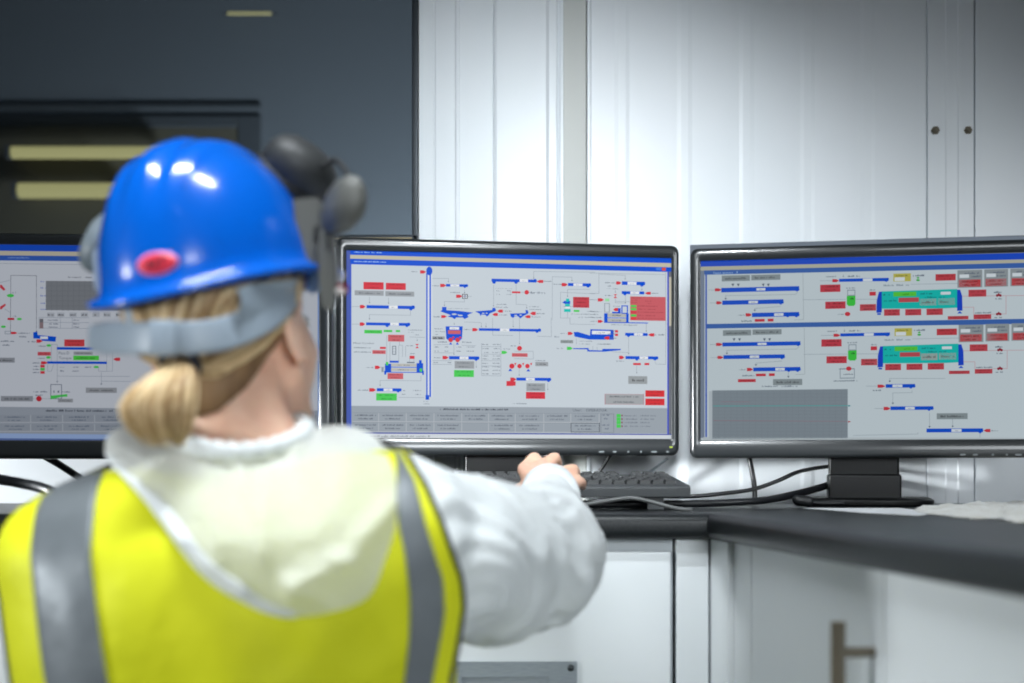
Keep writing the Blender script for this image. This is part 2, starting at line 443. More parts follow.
    def conv(s, x0, y0, x1, y1, w=None, blobs=(), c=None):
        c = c or BLU; h = (y1-y0)
        s.R(x0,y0,x1,y1-h*.12,c,3)
        if w:
            s.R(w[0],y0+h*.1,w[1],y1-h*.2,LT,4); s.T(w[0]+(w[1]-w[0])*.3,y0+h*.3,w[0]+(w[1]-w[0])*.7,y1-h*.35,MID,5)
        for b in blobs: s.D(b, y1-h*.25, h*.42, c, 3)
        s.D(x1-h*.3, (y0+y1)/2-h*.02, h*.42, c, 3)
    def arrow(s, x, y0, y1, r=9):
        s.L([(x,y0),(x,y1)]); s.G([(x-r,y1-r*.4),(x+r,y1-r*.4),(x,y1+r*1.1)], DK1, 3)
    def btn(s, x0, y0, x1, y1, c, n=2, tc=None, edge=None):
        s.R(x0,y0,x1,y1,c,3)
        if edge: s.B(x0,y0,x1,y1,edge,4)
        h = (y1-y0); tc = tc or tuple(int(v*.62) for v in c)
        for i in range(n):
            yy = y0+h*(i+.28)/n if n > 1 else y0+h*.3
            ins = (x1-x0)*(.12+.1*(i % 2)); s.T(x0+ins, yy, x1-ins, yy+h*(.42/n if n > 1 else .42), tc, 5)
BLU=(2,78,206); RED=(208,52,66); PRD=(200,96,104); GRN=(72,200,84); CYN=(10,190,180); GRY=(152,158,164); DK1=(98,108,124); DK2=(140,150,162); MID=(150,158,166); LT=(226,230,234); BG=(196,206,214); PAN=(152,161,170); YEL=(196,186,84); BEI=(190,186,166); BLK=(60,66,78)
def rrect(S, w0, d, inset, rad, n=6):
    x0, x1, z0, z1 = inset[0], S.W-inset[1], inset[2], S.H-inset[3]; out = []
    for cx, cz, a0 in ((x1-rad,z0+rad,-math.pi/2),(x1-rad,z1-rad,0),(x0+rad,z1-rad,math.pi/2),(x0+rad,z0+rad,math.pi)):
        for k in range(n+1):
            a = a0+math.pi/2*k/n; out.append(S.o+S.u*(cx+rad*math.cos(a))+Vector((0,0,cz+rad*math.sin(a)))-S.n*d)
    return out
def monitor(S, label, opening, base_u, base_dy, led=None, marks=()):
    """S: Screen; opening: insets l, r, bottom, top"""
    l, r, b_, t_ = opening
    mid = S.o+S.u*base_u
    M = root('monitor', (mid.x, mid.y+.10, TOP), label, 'monitor')
    bz = MB()
    def ins(k): return (l*k, r*k, b_*k, t_*k)
    rings = [rrect(S,0,.034,(.003,.003,.003,.003),.010), rrect(S,0,.010,(0,0,0,0),.012), rrect(S,0,.004,(.0012,)*4,.012), rrect(S,0,.0008,(.004,)*4,.011), rrect(S,0,0,(.0075,)*4,.010), rrect(S,0,.0004,(l*.8,r*.8,b_*.88,t_*.88),.004), rrect(S,0,.0025,(l,r,b_,t_),.001), rrect(S,0,.0072,(l,r,b_,t_),.001)]
    bz.rings(rings, cap0=False, cap1=False)
    o = bz.build('bezel', m_bez, M, smooth=True); md = o.modifiers.new('e','EDGE_SPLIT'); md.split_angle = math.radians(50)
    # back housing
    h = MB()
    h.rings([rrect(S,0,.0335,(.004,)*4,.010), rrect(S,0,.040,(.012,)*4,.012), rrect(S,0,.062,(.09,.09,.06,.05),.03), rrect(S,0,.066,(.11,.11,.08,.07),.03)], cap0=False)
    h.build('rear_housing', m_plastic, M, smooth=True)
    s = S.mb.build('screen', S.mats, M, recalc=False); 
    # stand: neck and base plate
    Mx = Matrix.Translation(S.o+S.u*base_u) @ Matrix(((S.u.x,-S.n.x,0,0),(S.u.y,-S.n.y,0,0),(0,0,1,0),(0,0,0,1)))   # local x along screen, y away from viewer
    zb = TOP-S.o.z
    k = MB(); k.box(-.056,.056,.042,.062,zb+.012,.14,M=Mx); k.box(-.058,.058,.028,.072,zb+.010,zb+.052,M=Mx)
    k.build('neck', m_stand, M, bevel=.004)
    g = MB(); rg = []
    for z, sc in ((zb+.0005,.98),(zb+.004,1.0),(zb+.010,1.0),(zb+.0135,.94)):
        rg.append([Mx @ Vector((.112*sc*math.copysign(abs(math.cos(a))**.62, math.cos(a)), .052+base_dy+.078*sc*math.copysign(abs(math.sin(a))**.62, math.sin(a)), z)) for a in [2*math.pi*j/48 for j in range(48)]])
    g.rings(rg); g.build('base_plate', m_stand, M, smooth=False, bevel=.0012)
    for i, (u, v, wd) in enumerate(marks):
        q = MB(); c = S.o+S.u*u+Vector((0,0,v))+S.n*.0003
        q.rings([[c+S.u*(wd/2*math.copysign(abs(math.cos(a))**.6,math.cos(a)))+Vector((0,0,.0016*math.sin(a)))+S.n*dd for a in [2*math.pi*j/14 for j in range(14)]] for dd in (-.0008,.0006)])
        q.build('button', m_btn, M)
    if led:
        q = MB(); c = S.o+S.u*led[0]+Vector((0,0,led[1])); Mi = Matrix.Translation(c); 
        q.box(-.0024,.0024,-.0008,.0008,-.0011,.0011, M=Matrix.Translation(c+S.n*.0003) @ Matrix(((S.u.x,-S.n.x,0,0),(S.u.y,-S.n.y,0,0),(0,0,1,0),(0,0,0,1))))
        q.build('power_light', m_led, M, label='small lit yellow-green power light')
    return M
# ------------------------------------------------ centre screen
S = Screen((-.277,2.045),(.275,2.127),.982,1.327,.0060)
S.zoom(0,0,1,1)
S.R(346,245,675,443,(70,90,170),0)
S.R(351.2,248.8,671.8,438.6,BG,1) if False else None
S.G([(350.2,249),(671.6,257.2),(671.6,439.8),(350.2,438.6)],BG,.5)
S.G([(350.2,249),(671.6,257.2),(671.6,263.2),(350.2,254.8)],BLU,1)
S.G([(350.2,254.8),(671.6,263.2),(671.6,267.3),(350.2,258.6)],BEI,1)
S.G([(350.2,258.6),(671.6,267.3),(671.6,272),(350.2,264.2)],BLU,1)
S.G([(350.2,264.2),(351.4,264.2),(351.4,434),(350.2,434)],(60,90,200),2)
S.G([(667.3,271.6),(668.6,271.6),(668.6,434),(667.3,434)],(50,70,200),2); S.G([(668.6,271.6),(671.6,271.6),(671.6,434),(668.6,434)],(110,114,124),2)
S.R(669,277,671.3,326,(190,186,170),3)
S.T(354,251.2,382,253.4,(150,190,240)); S.T(354,260.6,386,262.8,(170,205,245))
S.R(656,267.4,661,270.4,(60,120,220),3); S.R(661.8,267.6,665.6,270.8,(210,80,60),3)
DKR=(140,40,50)
S.zoom(345,260,430,968)
S.T(755,125,835,140); S.motor(855,118,922,155)
S.btn(210,250,440,338,RED,2,DKR); S.btn(465,260,692,342,RED,2,DKR)
S.btn(110,345,440,408,GRY,1,(92,98,106)); S.btn(460,355,788,418,GRY,1,(92,98,106))
S.arrow(278,422,485); S.arrow(495,432,490); S.L([(80,530),(170,530)]); S.motor(170,512,232,552); S.conv(245,514,790,566,(500,600),(750,))
S.L([(745,580),(745,630),(278,622)]); S.arrow(278,622,670)
S.zoom(345,318,430,968)
S.L([(80,70),(168,70)]); S.motor(168,50,228,90); S.conv(240,50,738,96,(515,612),(480,705))
S.btn(220,135,422,178,GRN,1); S.btn(440,135,538,162,GRN,1); S.R(578,137,628,161,GRN,3)
S.btn(490,190,675,270,PRD,2); S.Wr('Meat Cooker',95,275,335,298,(96,104,120)); S.T(100,328,290,347); S.R(398,328,465,353,RED,3); S.T(100,378,295,396); S.btn(312,366,463,410,PRD,1)
S.G([(800,296),(842,296),(822,318)],RED); S.G([(800,344),(842,344),(822,320)],RED); S.T(720,130,880,144); S.T(720,155,780,168); S.L([(735,216),(912,222)]); S.T(795,185,845,198); S.T(700,308,780,322); S.arrow(822,235,255,7)
S.B(538,318,582,418,DK1); S.L([(538,350),(582,350)]); S.L([(538,385),(582,385)]); S.L([(475,200),(475,500)]); S.L([(512,275),(512,490)]); S.L([(612,310),(612,490)]); S.L([(620,272),(620,310),(655,310),(655,440)]); S.L([(690,320),(690,440)])
S.R(735,430,792,466,RED,3); S.L([(735,466),(735,505)]); S.L([(785,466),(785,505)]); S.R(705,500,792,514,DK1,3); S.T(720,398,800,412)
S.motor(340,543,402,582); S.T(240,555,330,570); S.L([(402,560),(455,560)])
S.R(455,520,527,616,BLU,3); S.R(508,486,612,510,BLU,3); S.R(525,519,815,552,(184,184,178),3); S.R(525,572,815,606,(184,184,178),3); S.T(600,530,740,545); S.T(600,582,740,597); S.R(525,555,815,567,BLU,4); S.R(445,612,892,626,BLU,3); S.R(815,514,890,618,BLU,3); S.R(843,480,873,520,BLU,3); S.R(447,600,470,645,BLU,3); S.R(880,600,898,648,BLU,3); S.R(465,500,492,540,GRN,4); S.R(850,575,878,612,GRN,4); S.R(415,560,440,616,DK2,2)
S.btn(484,628,663,697,PRD,2)
S.zoom(345,375,430,968)
S.L([(865,10),(865,66),(400,62)]); S.arrow(400,62,118); S.T(145,162,272,180); S.motor(275,150,352,190); S.conv(362,150,640,192,(440,540),(605,)); S.btn(355,208,590,292,GRN,2,(40,130,60))
S.T(655,168,695,184); S.T(775,168,870,184); S.T(650,212,695,226); S.T(800,215,872,228); S.L([(612,255),(900,258)]); S.R(917,228,958,282,BLU,3); S.T(893,296,962,308); S.T(893,322,962,334)
# elevator column
S.zoom(0,0,1,1)
S.R(426.2,273,432.2,397,(214,220,228),2); S.R(426.2,273,427.6,397,(30,90,210),3); S.R(429.4,273,431,397,(30,90,210),3); S.D(429.3,271,3.1,BLU,4,4.4)
S.zoom(428,260,513,968)
S.L([(45,210),(232,210)]); S.arrow(232,210,245,8); S.T(45,285,130,300); S.motor(138,272,205,309); S.conv(205,273,452,312,(255,356),(420,)); S.T(255,360,360,378); S.motor(320,395,388,432); S.R(388,387,452,442,BLK,3); S.R(397,395,443,434,LT,4); S.D(420,414,18,(150,160,180),5); S.L([(452,415),(495,415)]); S.arrow(415,345,372,8); S.L([(415,445),(415,478),(187,472)]); S.arrow(187,472,515,8)
S.G([(160,535),(210,535),(210,572),(350,580),(515,600),(470,615),(448,632),(466,650),(440,660),(418,674),(395,655),(322,655),(302,675),(275,655),(222,645),(260,628),(140,585),(160,570)],BLU)
for x,y,a,b in ((298,618,30,9),(370,632,26,8),(345,625,10,5)): S.D(x,y,a,BG,4,b)
S.motor(150,628,212,661); S.T(55,636,132,655); S.T(225,545,470,560,DK2)
S.G([(535,585),(730,570),(735,545),(765,545),(775,580),(705,608),(690,630),(670,645),(652,625),(608,622),(598,638),(585,610)],BLU)
S.D(628,608,16,BG,4,6); S.D(668,606,12,BG,4,6); S.motor(790,565,852,600,left=True); S.motor(733,604,795,638,left=True); S.T(858,575,955,590); S.T(800,618,900,633); S.T(775,498,900,513); S.T(775,530,912,546); S.L([(747,285),(747,505)]); S.arrow(747,500,522,8)
S.T(765,320,960,330); S.T(780,343,822,358); S.T(780,383,822,398); S.T(895,343,955,357); S.T(895,383,955,398)
S.zoom(0,0,1,1)
S.conv(491.5,278.7,536.3,283.1,(519.6,528),(494,516))
S.zoom(428,318,513,968)
S.G([(200,95),(395,95),(387,235),(345,272),(298,250),(255,272),(208,235)],BLU); S.R(245,102,354,133,LT,4); S.T(270,110,330,126); S.R(228,140,370,183,PRD,4); S.D(258,250,26,RED); S.D(336,250,26,RED); S.D(288,222,12,RED); S.D(366,222,12,RED); S.G([(240,303),(276,303),(258,275)],BLU); S.G([(316,303),(352,303),(334,275)],BLU); S.arrow(298,55,68,8)
S.R(50,208,190,246,(150,156,162),2); S.T(55,214,188,242,BLK); S.T(75,115,168,130); S.T(85,147,198,161); S.T(85,178,118,194); S.T(110,262,218,282); S.T(390,265,495,285)
for y in (322,370): S.T(75,y,122,y+15); S.T(190,y,230,y+14); S.T(320,y,382,y+15); S.T(440,y,530,y+15)
S.L([(70,305),(230,302)]); S.L([(70,395),(300,398)]); S.L([(385,312),(545,316)]); S.L([(295,290),(295,400)]); S.arrow(295,395,412,8)
S.motor(165,432,232,470); S.T(70,444,142,460); S.conv(240,434,580,480,(360,460),(548,)); S.btn(303,490,526,577,GRY,2,(96,102,110)); S.btn(296,592,522,673,GRN,2,(40,130,60)); S.L([(50,485),(270,488)]); S.L([(50,528),(270,530)]); S.T(60,498,120,515); S.T(225,498,265,515); S.arrow(548,490,558,8)
S.L([(610,290),(610,655),(830,660),(830,292)])
for y in (300,348,392,432,465,515,555,595,635): S.T(618,y-8,690,y+8); S.T(735,y-8,822,y+8); 
for y in (325,412,485,545): S.L([(610,y),(830,y+2)])
S.motor(505,115,568,152); S.T(410,124,505,138); S.L([(415,45),(600,52)]); S.arrow(608,55,98,8); S.arrow(660,60,98,8); S.motor(838,374,902,410,GRN); S.L([(735,0),(737,195),(968,200)]); S.R(958,400,968,440,RED,3)
S.D(955,548,30,RED); S.G([(918,600),(958,600),(938,578)],BLU); S.T(860,345,940,360)
S.zoom(0,0,1,1); S.conv(478.9,328.2,540.6,332.2,(500,509.2),(537,))
S.motor(512.4-6,381,515.6,386)
S.zoom(510,318,595,968)
S.L([(468,0),(472,212),(310,208)]); S.L([(108,0),(108,280)]); S.arrow(108,205,292,8); S.arrow(36,20,96,8); S.T(0,310,70,325); S.D(108,345,28,RED); S.R(22,400,200,443,PRD,3); S.T(40,412,180,430,(150,70,76)); S.L([(50,378),(265,380),(265,468),(50,462)])
for x in (18,108,198): S.D(x,548,26,RED); S.G([(x+30,515),(x+55,510),(x+42,545)],RED)
S.G([(-20,605),(20,605),(0,575)],BLU); S.G([(185,608),(232,608),(208,580)],BLU); S.btn(288,500,434,550,GRY,1); S.T(288,476,402,492); S.arrow(105,580,650,8)
S.motor(658,158,716,194); S.T(565,168,655,182); S.G([(725,160),(770,158),(910,200),(915,128),(1180,135),(1180,248),(900,245),(735,212)],BLU); S.R(932,145,968+175,188,LT,4); S.T(980,155,1090,178)
S.R(575,250,718,288,(140,148,150),3); S.T(590,260,700,280,(100,108,112)); S.motor(648,328,712,364,GRN); S.T(530,338,600,354); S.G([(715,344),(895,342),(898,366),(1050,370),(1050,352),(1260,352),(1260,366),(1080,384),(880,382),(880,358),(720,354)],BLU)
for y in (150,190): S.R(1195,y-12,1230,y+16,RED,3)
S.T(505,200,565,225,DK2); S.L([(755,235),(755,300)]); S.L([(680,0),(684,70),(968,75)]); S.T(790,258,940,270); S.T(790,290,920,302)
S.zoom(510,375,595,829)
S.motor(2,25,60,60); S.conv(62,25,398,62,(155,240),(375,)); S.btn(160,80,342,157,GRY,2,(92,98,106)); S.btn(155,165,342,233,RED,2,DKR); S.arrow(368,80,140,7); S.T(28,270,165,285)
S.zoom(510,260,595,968)
S.L([(270,198),(270,130),(968,140)]); S.arrow(270,180,205,8); S.motor(305,228,378,262,left=True); S.L([(378,244),(480,244)]); S.T(385,236,472,250); S.R(22,357,118,380,RED,3); S.D(190,368,26,RED); S.L([(0,367),(380,372)]); S.T(235,354,290,388); S.T(298,356,404,390,DK2); S.L([(70,270),(70,505),(190,510)]); S.arrow(190,510,545,8); S.L([(480,683),(482,190),(705,196)]); S.arrow(705,196,235,8); S.T(488,268,590,284); S.motor(588,262,655,300); S.conv(660,262,918,307,(722,825),(888,)); S.L([(905,335),(655,335)]); S.arrow(655,335,412,8)
S.R(638,440,675,478,CYN,3); S.G([(595,485),(620,465),(685,466),(685,500),(620,498)],BLU); S.R(625,500,682,530,CYN,3); S.R(628,532,680,552,LT,3); S.R(615,558,690,592,CYN,3); S.L([(655,592),(655,660)]); S.btn(718,420,902,545,(190,62,74),3,(120,40,48)); S.R(725,568,790,592,GRN,3); S.T(880,578,968,592); S.T(695,608,968,625); S.T(780,645,830,660); S.T(855,645,968,660); S.L([(575,368),(575,662),(690,660)]); S.L([(575,368),(968,385)]); S.L([(600,530),(720,530)]); S.L([(905,450),(968,452)])
S.G([(0,610),(180,605),(175,570),(203,572),(210,608),(150,640),(118,666),(90,640),(50,645),(35,662),(10,645)],BLU); S.D(65,632,18,BG,4,7); S.D(120,628,14,BG,4,7); S.motor(230,590,292,628,left=True); S.motor(168,630,232,663,left=True); S.T(300,602,398,618); S.T(238,640,345,656); S.T(215,525,340,538); S.T(215,556,355,570)
S.zoom(590,260,680,960)
S.L([(95,142),(95,358),(0,355)]); S.L([(100,150),(375,165)]); S.arrow(375,160,202,8); S.L([(0,140),(800,155)]); S.T(160,234,270,250); S.motor(278,228,332,262); S.conv(340,228,583,276,(400,495),(552,)); S.T(172,268,222,286); S.T(182,300,312,312); S.conv(338,332,576,372,(430,525),(372,)); S.arrow(553,285,318,8); S.motor(588,340,648,370,left=True); S.T(655,346,728,362)
S.G([(250,365),(290,365),(270,385)],RED); S.G([(250,406),(290,406),(270,385)],RED); S.arrow(270,320,342,7); S.T(160,370,235,385); S.L([(270,410),(270,455),(375,460)]); S.L([(377,382),(377,450)]); S.arrow(377,440,456,8)
S.R(428,388,806,650,(196,92,100),3)
for i,y in enumerate((405,430,455)): S.T(440,y-7,500+60*(i==0),y+7,(150,62,70)); 
S.T(590,432,650,445,(150,62,70)); S.T(620,458,660,470,(150,62,70))
for y,c in ((492,GRN),(525,GRN),(558,(206,60,72)),(592,GRN),(624,(214,58,64))): S.R(434,y-12,494,y+12,c,4); S.T(505,y-7,(720,700,790,705,790)[int((y-492)/33)],y+7,(140,58,66))
S.motor(82,408,146,443); S.L([(0,425),(82,425)]); S.R(160,410,206,442,(150,215,160),3); S.B(152,460,210,560,DK2)
S.motor(248,512,298,546,left=True); S.R(298,514,326,572,BLU,3); S.R(235,553,326,572,BLU,3); S.B(334,484,404,575,BLU,4,12); S.T(245,485,315,500)
S.R(150,568,187,664,BLU,3); S.R(187,568,385,610,(176,178,174),3); S.R(187,624,385,664,(176,178,174),3); S.T(235,580,330,600); S.T(235,634,330,654); S.R(187,612,385,623,BLU,4); S.R(385,570,412,666,BLU,3); S.R(150,660,618,678,BLU,3); S.motor(82,640,138,670); S.T(0,646,70,662); S.T(0,545,130,556); S.T(0,572,100,586); S.T(20,605,125,620); S.L([(265,440),(560,450)])
S.L([(805,120),(808,683)])
S.zoom(590,320,680,960)
S.Wr('MCC1 Stopped',230,42,498,66,(104,112,128)); S.L([(600,40),(600,100)]); S.arrow(600,90,118,8); S.conv(375,137,612,175,(470,562),(410,)); S.motor(622,142,685,176,left=True); S.T(690,148,792,166); S.arrow(412,185,358,8); S.T(190,108,270,122); S.T(190,140,280,156); S.T(215,185,285,200); S.motor(150,175,206,210,left=True); S.conv(378,385,724,426,(528,618),(500,692)); S.motor(310,382,364,418); S.T(278,430,362,445); S.R(460,458,542,482,RED,3); S.R(580,458,632,482,RED,3); S.L([(692,440),(706,470),(806,474)]); S.arrow(498,490,562,8); S.L([(235,340),(410,348)]); S.T(75,248,225,265); S.L([(75,330),(75,290)]); S.L([(30,320),(30,280)]); S.L([(808,0),(806,474)])
S.btn(408,598,610,683,(150,156,160),1)
S.zoom(590,380,680,788)
S.btn(128,122,472,216,(160,164,168),2,(100,106,112),(176,130,138)); S.btn(484,90,652,148,(210,50,56),2,DKR); S.btn(484,162,652,222,(210,50,56),2,DKR)
# lower panel with the button rows
S.zoom(0,0,1,1)
S.G([(351.4,405.8),(667.3,408.2),(667.3,433.6),(351.4,432.4)],PAN,1)
S.G([(350.2,432.4),(671.6,434),(671.6,435),(350.2,433.5)],(40,60,160),3); S.G([(350.2,433.5),(671.6,435),(671.6,439.8),(350.2,438.6)],(206,212,218),2)
S.T(354,434.8,430,437.6,MID)
xs = (352,378.9,406.5,434.2,462,488.8,515.5,544,571,599.4)
for i in range(9):
    e = (.9*(xs[i]-352)/250)
    for j,(y0,y1) in enumerate(((413,421.3),(422.6,431.3))):
        blank = (j == 1 and i in (4,7)); c = (150,159,168)
        S.R(xs[i]+.6,y0+e,xs[i+1]-.6,y1+e,c,2); S.R(xs[i],y1+e,xs[i+1],y1+e+.7,(184,190,196),2); S.R(xs[i+1]-.6,y0+e,xs[i+1],y1+e,(178,184,190),2); S.R(xs[i],y0+e-.4,xs[i+1],y0+e,(122,130,140),2)
        if not blank:
            mx_ = (xs[i]+xs[i+1])/2
            S.T(mx_-10.5,y0+e+1.2,mx_+10.5,y0+e+3.2,(92,100,112)); S.T(mx_-7.5,y0+e+4.6,mx_+7.5,y0+e+6.6,(92,100,112))
S.B(570.6,422.8,599.6,432.4,(70,78,88),5)
for y in (414,424): S.T(602,y,610,y+2); S.T(603,y+3.5,609,y+5.5)
S.B(600.5,413.6,614,433,(130,138,146),4)
S.T(440,408,508,410.6,BLK); S.Wr('User:',572.8,408.8,581.5,411.4,(80,88,98)); S.Wr('OPERATOR',586,409,607,411.6,(80,88,98))
S.zoom(590,380,680,788)
for y in (312,342,372,404): S.R(232,y-14,268,y+14,GRN,4); S.R(272,y-6,286,y+6,(130,60,70),4); S.T(300,y-7,420,y+7,(108,116,126)); S.T(440,y-7,(578,560,528,528)[int((y-312)/30)],y+7,(108,116,126))
S.zoom(0,0,1,1); S.zoom(590,380,680,788)
mk = [S.uv(x,629) for x in (95,208,328,438,552,670)]; off = (S.q-S.o)
mk = [(u, v, w_) for (u, v), w_ in zip(mk, (.009,.0065,.0032,.0032,.010,.004))]
ld = S.uv(700,588)
S.zoom(0,0,1,1)
mon_c = monitor(S, 'middle black monitor, its bright plant diagram split by a tall blue column', (.0165,.0135,.0275,.0215), S.W*.475, .03, ld, mk)
# ------------------------------------------------ right screen
S = Screen((.292,2.135),(.8406,2.039),.978,1.3235,.0060, .86, (.97,1,1.01))
S.zoom(0,0,1,1)
S.R(690,245,1060,446,(130,138,150),0)
S.G([(700,261),(1050,252.5),(1050,441),(700,441)],(208,216,220),.5)
S.G([(700,261),(1050,252.3),(1050,258.8),(700,266.7)],(20,74,200),1); S.G([(700,266.7),(1050,258.8),(1050,262.2),(700,270.6)],BEI,1); S.G([(704,270.5),(1050,262.2),(1050,267.4),(704,274.8)],(58,100,176),1)
S.G([(700,270.6),(704.5,270.5),(704.5,438),(700,438)],(128,138,156),1); S.G([(705.3,274.8),(707,274.8),(707,437),(705.3,437)],(76,104,190),1)
S.G([(706,324),(1050,318.4),(1050,323.6),(706,328.6)],(58,100,176),1)
S.G([(703,437.2),(1050,437.8),(1050,441),(703,440.6)],(196,202,206),2)
S.T(712,271.4,740,273.8,(140,170,220))
for k in (0,1):
    ddx, ddy = (0,0) if k == 0 else (1.2, 54.6)
    S.zoom(685,235,860,1024,ddx,ddy)
    S.btn(215,238,380,268,(142,150,154),1); S.btn(388,234,558,262,(142,150,154),1)
    for x in (280,312,458,488): S.G([(x-9,286),(x+9,284),(x,302)],DK1)
    S.motor(175,312,212,330); S.conv(212,310,668,328,(418,470),(655,)); S.L([(140,322),(175,321)]); S.L([(660,335),(645,348),(238,355)]); S.arrow(238,355,372,7)
    S.motor(183,388,216,406); S.L([(145,398),(183,397)]); S.conv(218,384,576,404,(372,426),(560,)); S.L([(560,418),(410,430)]); S.arrow(408,430,440,7)
    S.motor(355,458,390,477); S.T(310,464,352,472); S.conv(392,456,668,478,(522,576),(600,652)); S.R(408,492,466,507,RED,3); S.R(484,490,518,506,RED,3); S.T(330,498,400,508)
    S.L([(690,225),(694,495),(640,497)],(150,158,164))
    S.zoom(790,250,880,904,ddx,ddy)
    S.T(362,258,460,274); S.T(580,254,700,270); S.L([(303,310),(425,308)]); S.motor(425,293,492,324); S.arrow(535,245,265,8)
    S.btn(303,350,506,420,(200,58,72),2); S.btn(354,520,558,588,(200,58,72),2); S.T(565,372,660,388); S.G([(570,462),(657,460),(657,545),(640,562),(588,563),(570,545)],(60,200,64)); S.T(590,475,640,500,(30,110,40)); S.D(578,643,28,RED,4,22); S.T(480,638,545,652); S.R(798,420,862,458,RED,3); S.btn(704,546,862,608,PRD,2); S.L([(130,500),(560,496)]); S.L([(660,495),(870,495)]); S.T(800,395,860,408); S.B(575,400,655,460,DK2); S.L([(130,230),(560,270)],DK2) if False else None
    S.zoom(850,235,1024,1024,ddx,ddy)
    S.conv(-228+0,0,0,0) if False else None
    S.G([(-64,258),(228,252),(228,268),(215,276),(200,272),(-64,276)],BLU); S.R(76,257,132,272,LT,5)
    S.G([(170,335),(187,333),(187,456),(155,458),(157,385)],(14,66,200),4); S.R(160,460,182,470,BLU,3)
    S.G([(187,332),(630,318),(630,428),(560,432),(187,434)],CYN,3); S.R(255,336,390,360,(90,204,60),4); S.T(300,342,370,354,(50,140,40)); S.T(195,345,235,357,(10,110,116)); S.T(200,380,275,392,(10,110,116)); S.T(415,338,495,350,(10,110,116)); S.T(440,360,560,370,(10,110,116)); S.R(286,370,405,394,(196,74,84),4); S.btn(410,376,508,414,(170,170,166),1); S.btn(517,373,617,411,(170,170,166),1); S.R(534,335,592,350,LT,4)
    S.G([(630,322),(648,322),(660,360),(662,445),(630,447)],(14,66,200),4); S.G([(630,462),(662,462),(646,448)],BLU)
    for a in ((200,438,293,474),(325,437,419,472),(450,434,546,470),(575,478,697,496),(727,468,831,494),(697,323,802,362),(58,409,153,445)): S.btn(*a,(196,66,76),2)
    S.R(255,228,358,272,YEL,3); S.R(262,250,322,270,LT,4); S.T(270,234,340,244,(130,124,60)); S.D(400,266,11,(60,180,70),4,6); S.D(400,252,8,(60,180,70),4,5); S.T(370,232,440,244); S.btn(503,231,622,267,(196,60,70),2)
    for x0,x1,y0 in ((632,778,208),(790,930,203),(943,1085,199)):
        S.R(x0,y0,x1,y0+100,(150,156,160),3); S.R(x0+12,y0+25,x0+68,y0+44,LT,4); S.T(x0+35,y0+10,x1-20,y0+22); S.T(x0+75,y0+28,x1-8,y0+42); S.btn(x0+8,y0+56,x1-10,y0+96,(200,48,56),2)
    for y in (352,462): S.G([(860,y+8),(890,y+8),(875,y-12)],(150,30,50)); S.D(866,y+4,8,(150,30,50)); S.D(884,y+4,8,(150,30,50)); S.T(850,y+18,895,y+28)
    LR = (206,110,120)
    S.L([(662,360),(1040,356)],LR); S.L([(662,425),(728,425),(728,466)],LR); S.L([(918,360),(918,464),(832,466)],LR); S.T(840,330,895,342); S.L([(360,290),(640,285)]); S.T(190,290,350,300,DK2); S.T(735,452,830,462)
S.zoom(685,345,860,1024)
S.btn(310,200,414,217,(204,60,72),1); S.btn(515,200,686,234,(142,150,154),1); S.T(450,236,545,246); S.T(565,236,660,246); S.arrow(605,160,185,7)
S.R(160,266,952,546,(136,145,152),2)
for i in range(1,22): S.L([(160+36*i,266),(160+36*i,546)],(126,134,142),.0004,3)
for i in range(1,14): S.L([(160,266+20*i),(952,266+20*i)],(126,134,142),.0004,3)
S.L([(165,357),(952,355)],(60,178,172),.0009,4); S.L([(165,442),(952,447)],(160,112,124),.0006,4); S.L([(210,332),(380,333)],(160,112,124),.0005,4)
S.G([(955,350),(972,356),(955,362)],(40,140,150)); S.G([(955,443),(972,449),(955,455)],(180,50,60)); S.R(140,270,160,545,(190,196,202),2)
S.zoom(850,345,1024,1024)
S.L([(560,197),(232,197)]); S.arrow(234,197,212,7); S.motor(162,233,206,252); S.L([(95,242),(162,242)]); S.conv(210,231,383,253,(250,308),(358,)); S.T(130,262,185,272); S.L([(365,268),(365,280),(250,282)]); S.arrow(252,282,342,7)
S.motor(198,364,236,384); S.L([(145,374),(198,374)]); S.conv(238,362,490,384,(325,380),(465,)); S.arrow(468,400,480,7); S.btn(510,402,692,436,(142,150,154),1); S.arrow(604,436,478,7); S.conv(450,492,782,516,(597,656),(765,)); S.motor(788,494,826,513,left=True); S.T(830,500,870,508); S.L([(20,532),(400,524),(400,515)],DK2); S.L([(765,520),(765,545)])
S.L([(0,1),(0,1)]) if False else None
S.zoom(790,315,900,884)
S.T(430,470,520,482); S.T(350,522,545,534); S.B(400,430,520,510,DK2)
S.zoom(860,375,1024,1024)
mk = [S.uv(x,498) for x in (638,716,825,912,985)]
mk = [(u, v, w_) for (u, v), w_ in zip(mk, (.009,.0075,.0036,.0036,.010))]
S.zoom(0,0,1,1)
mon_r = monitor(S, 'black wide monitor on the right arm of the worktop, showing two turquoise tanks', (.0175,.0135,.0295,.0215), S.W*.505, .02, None, mk)
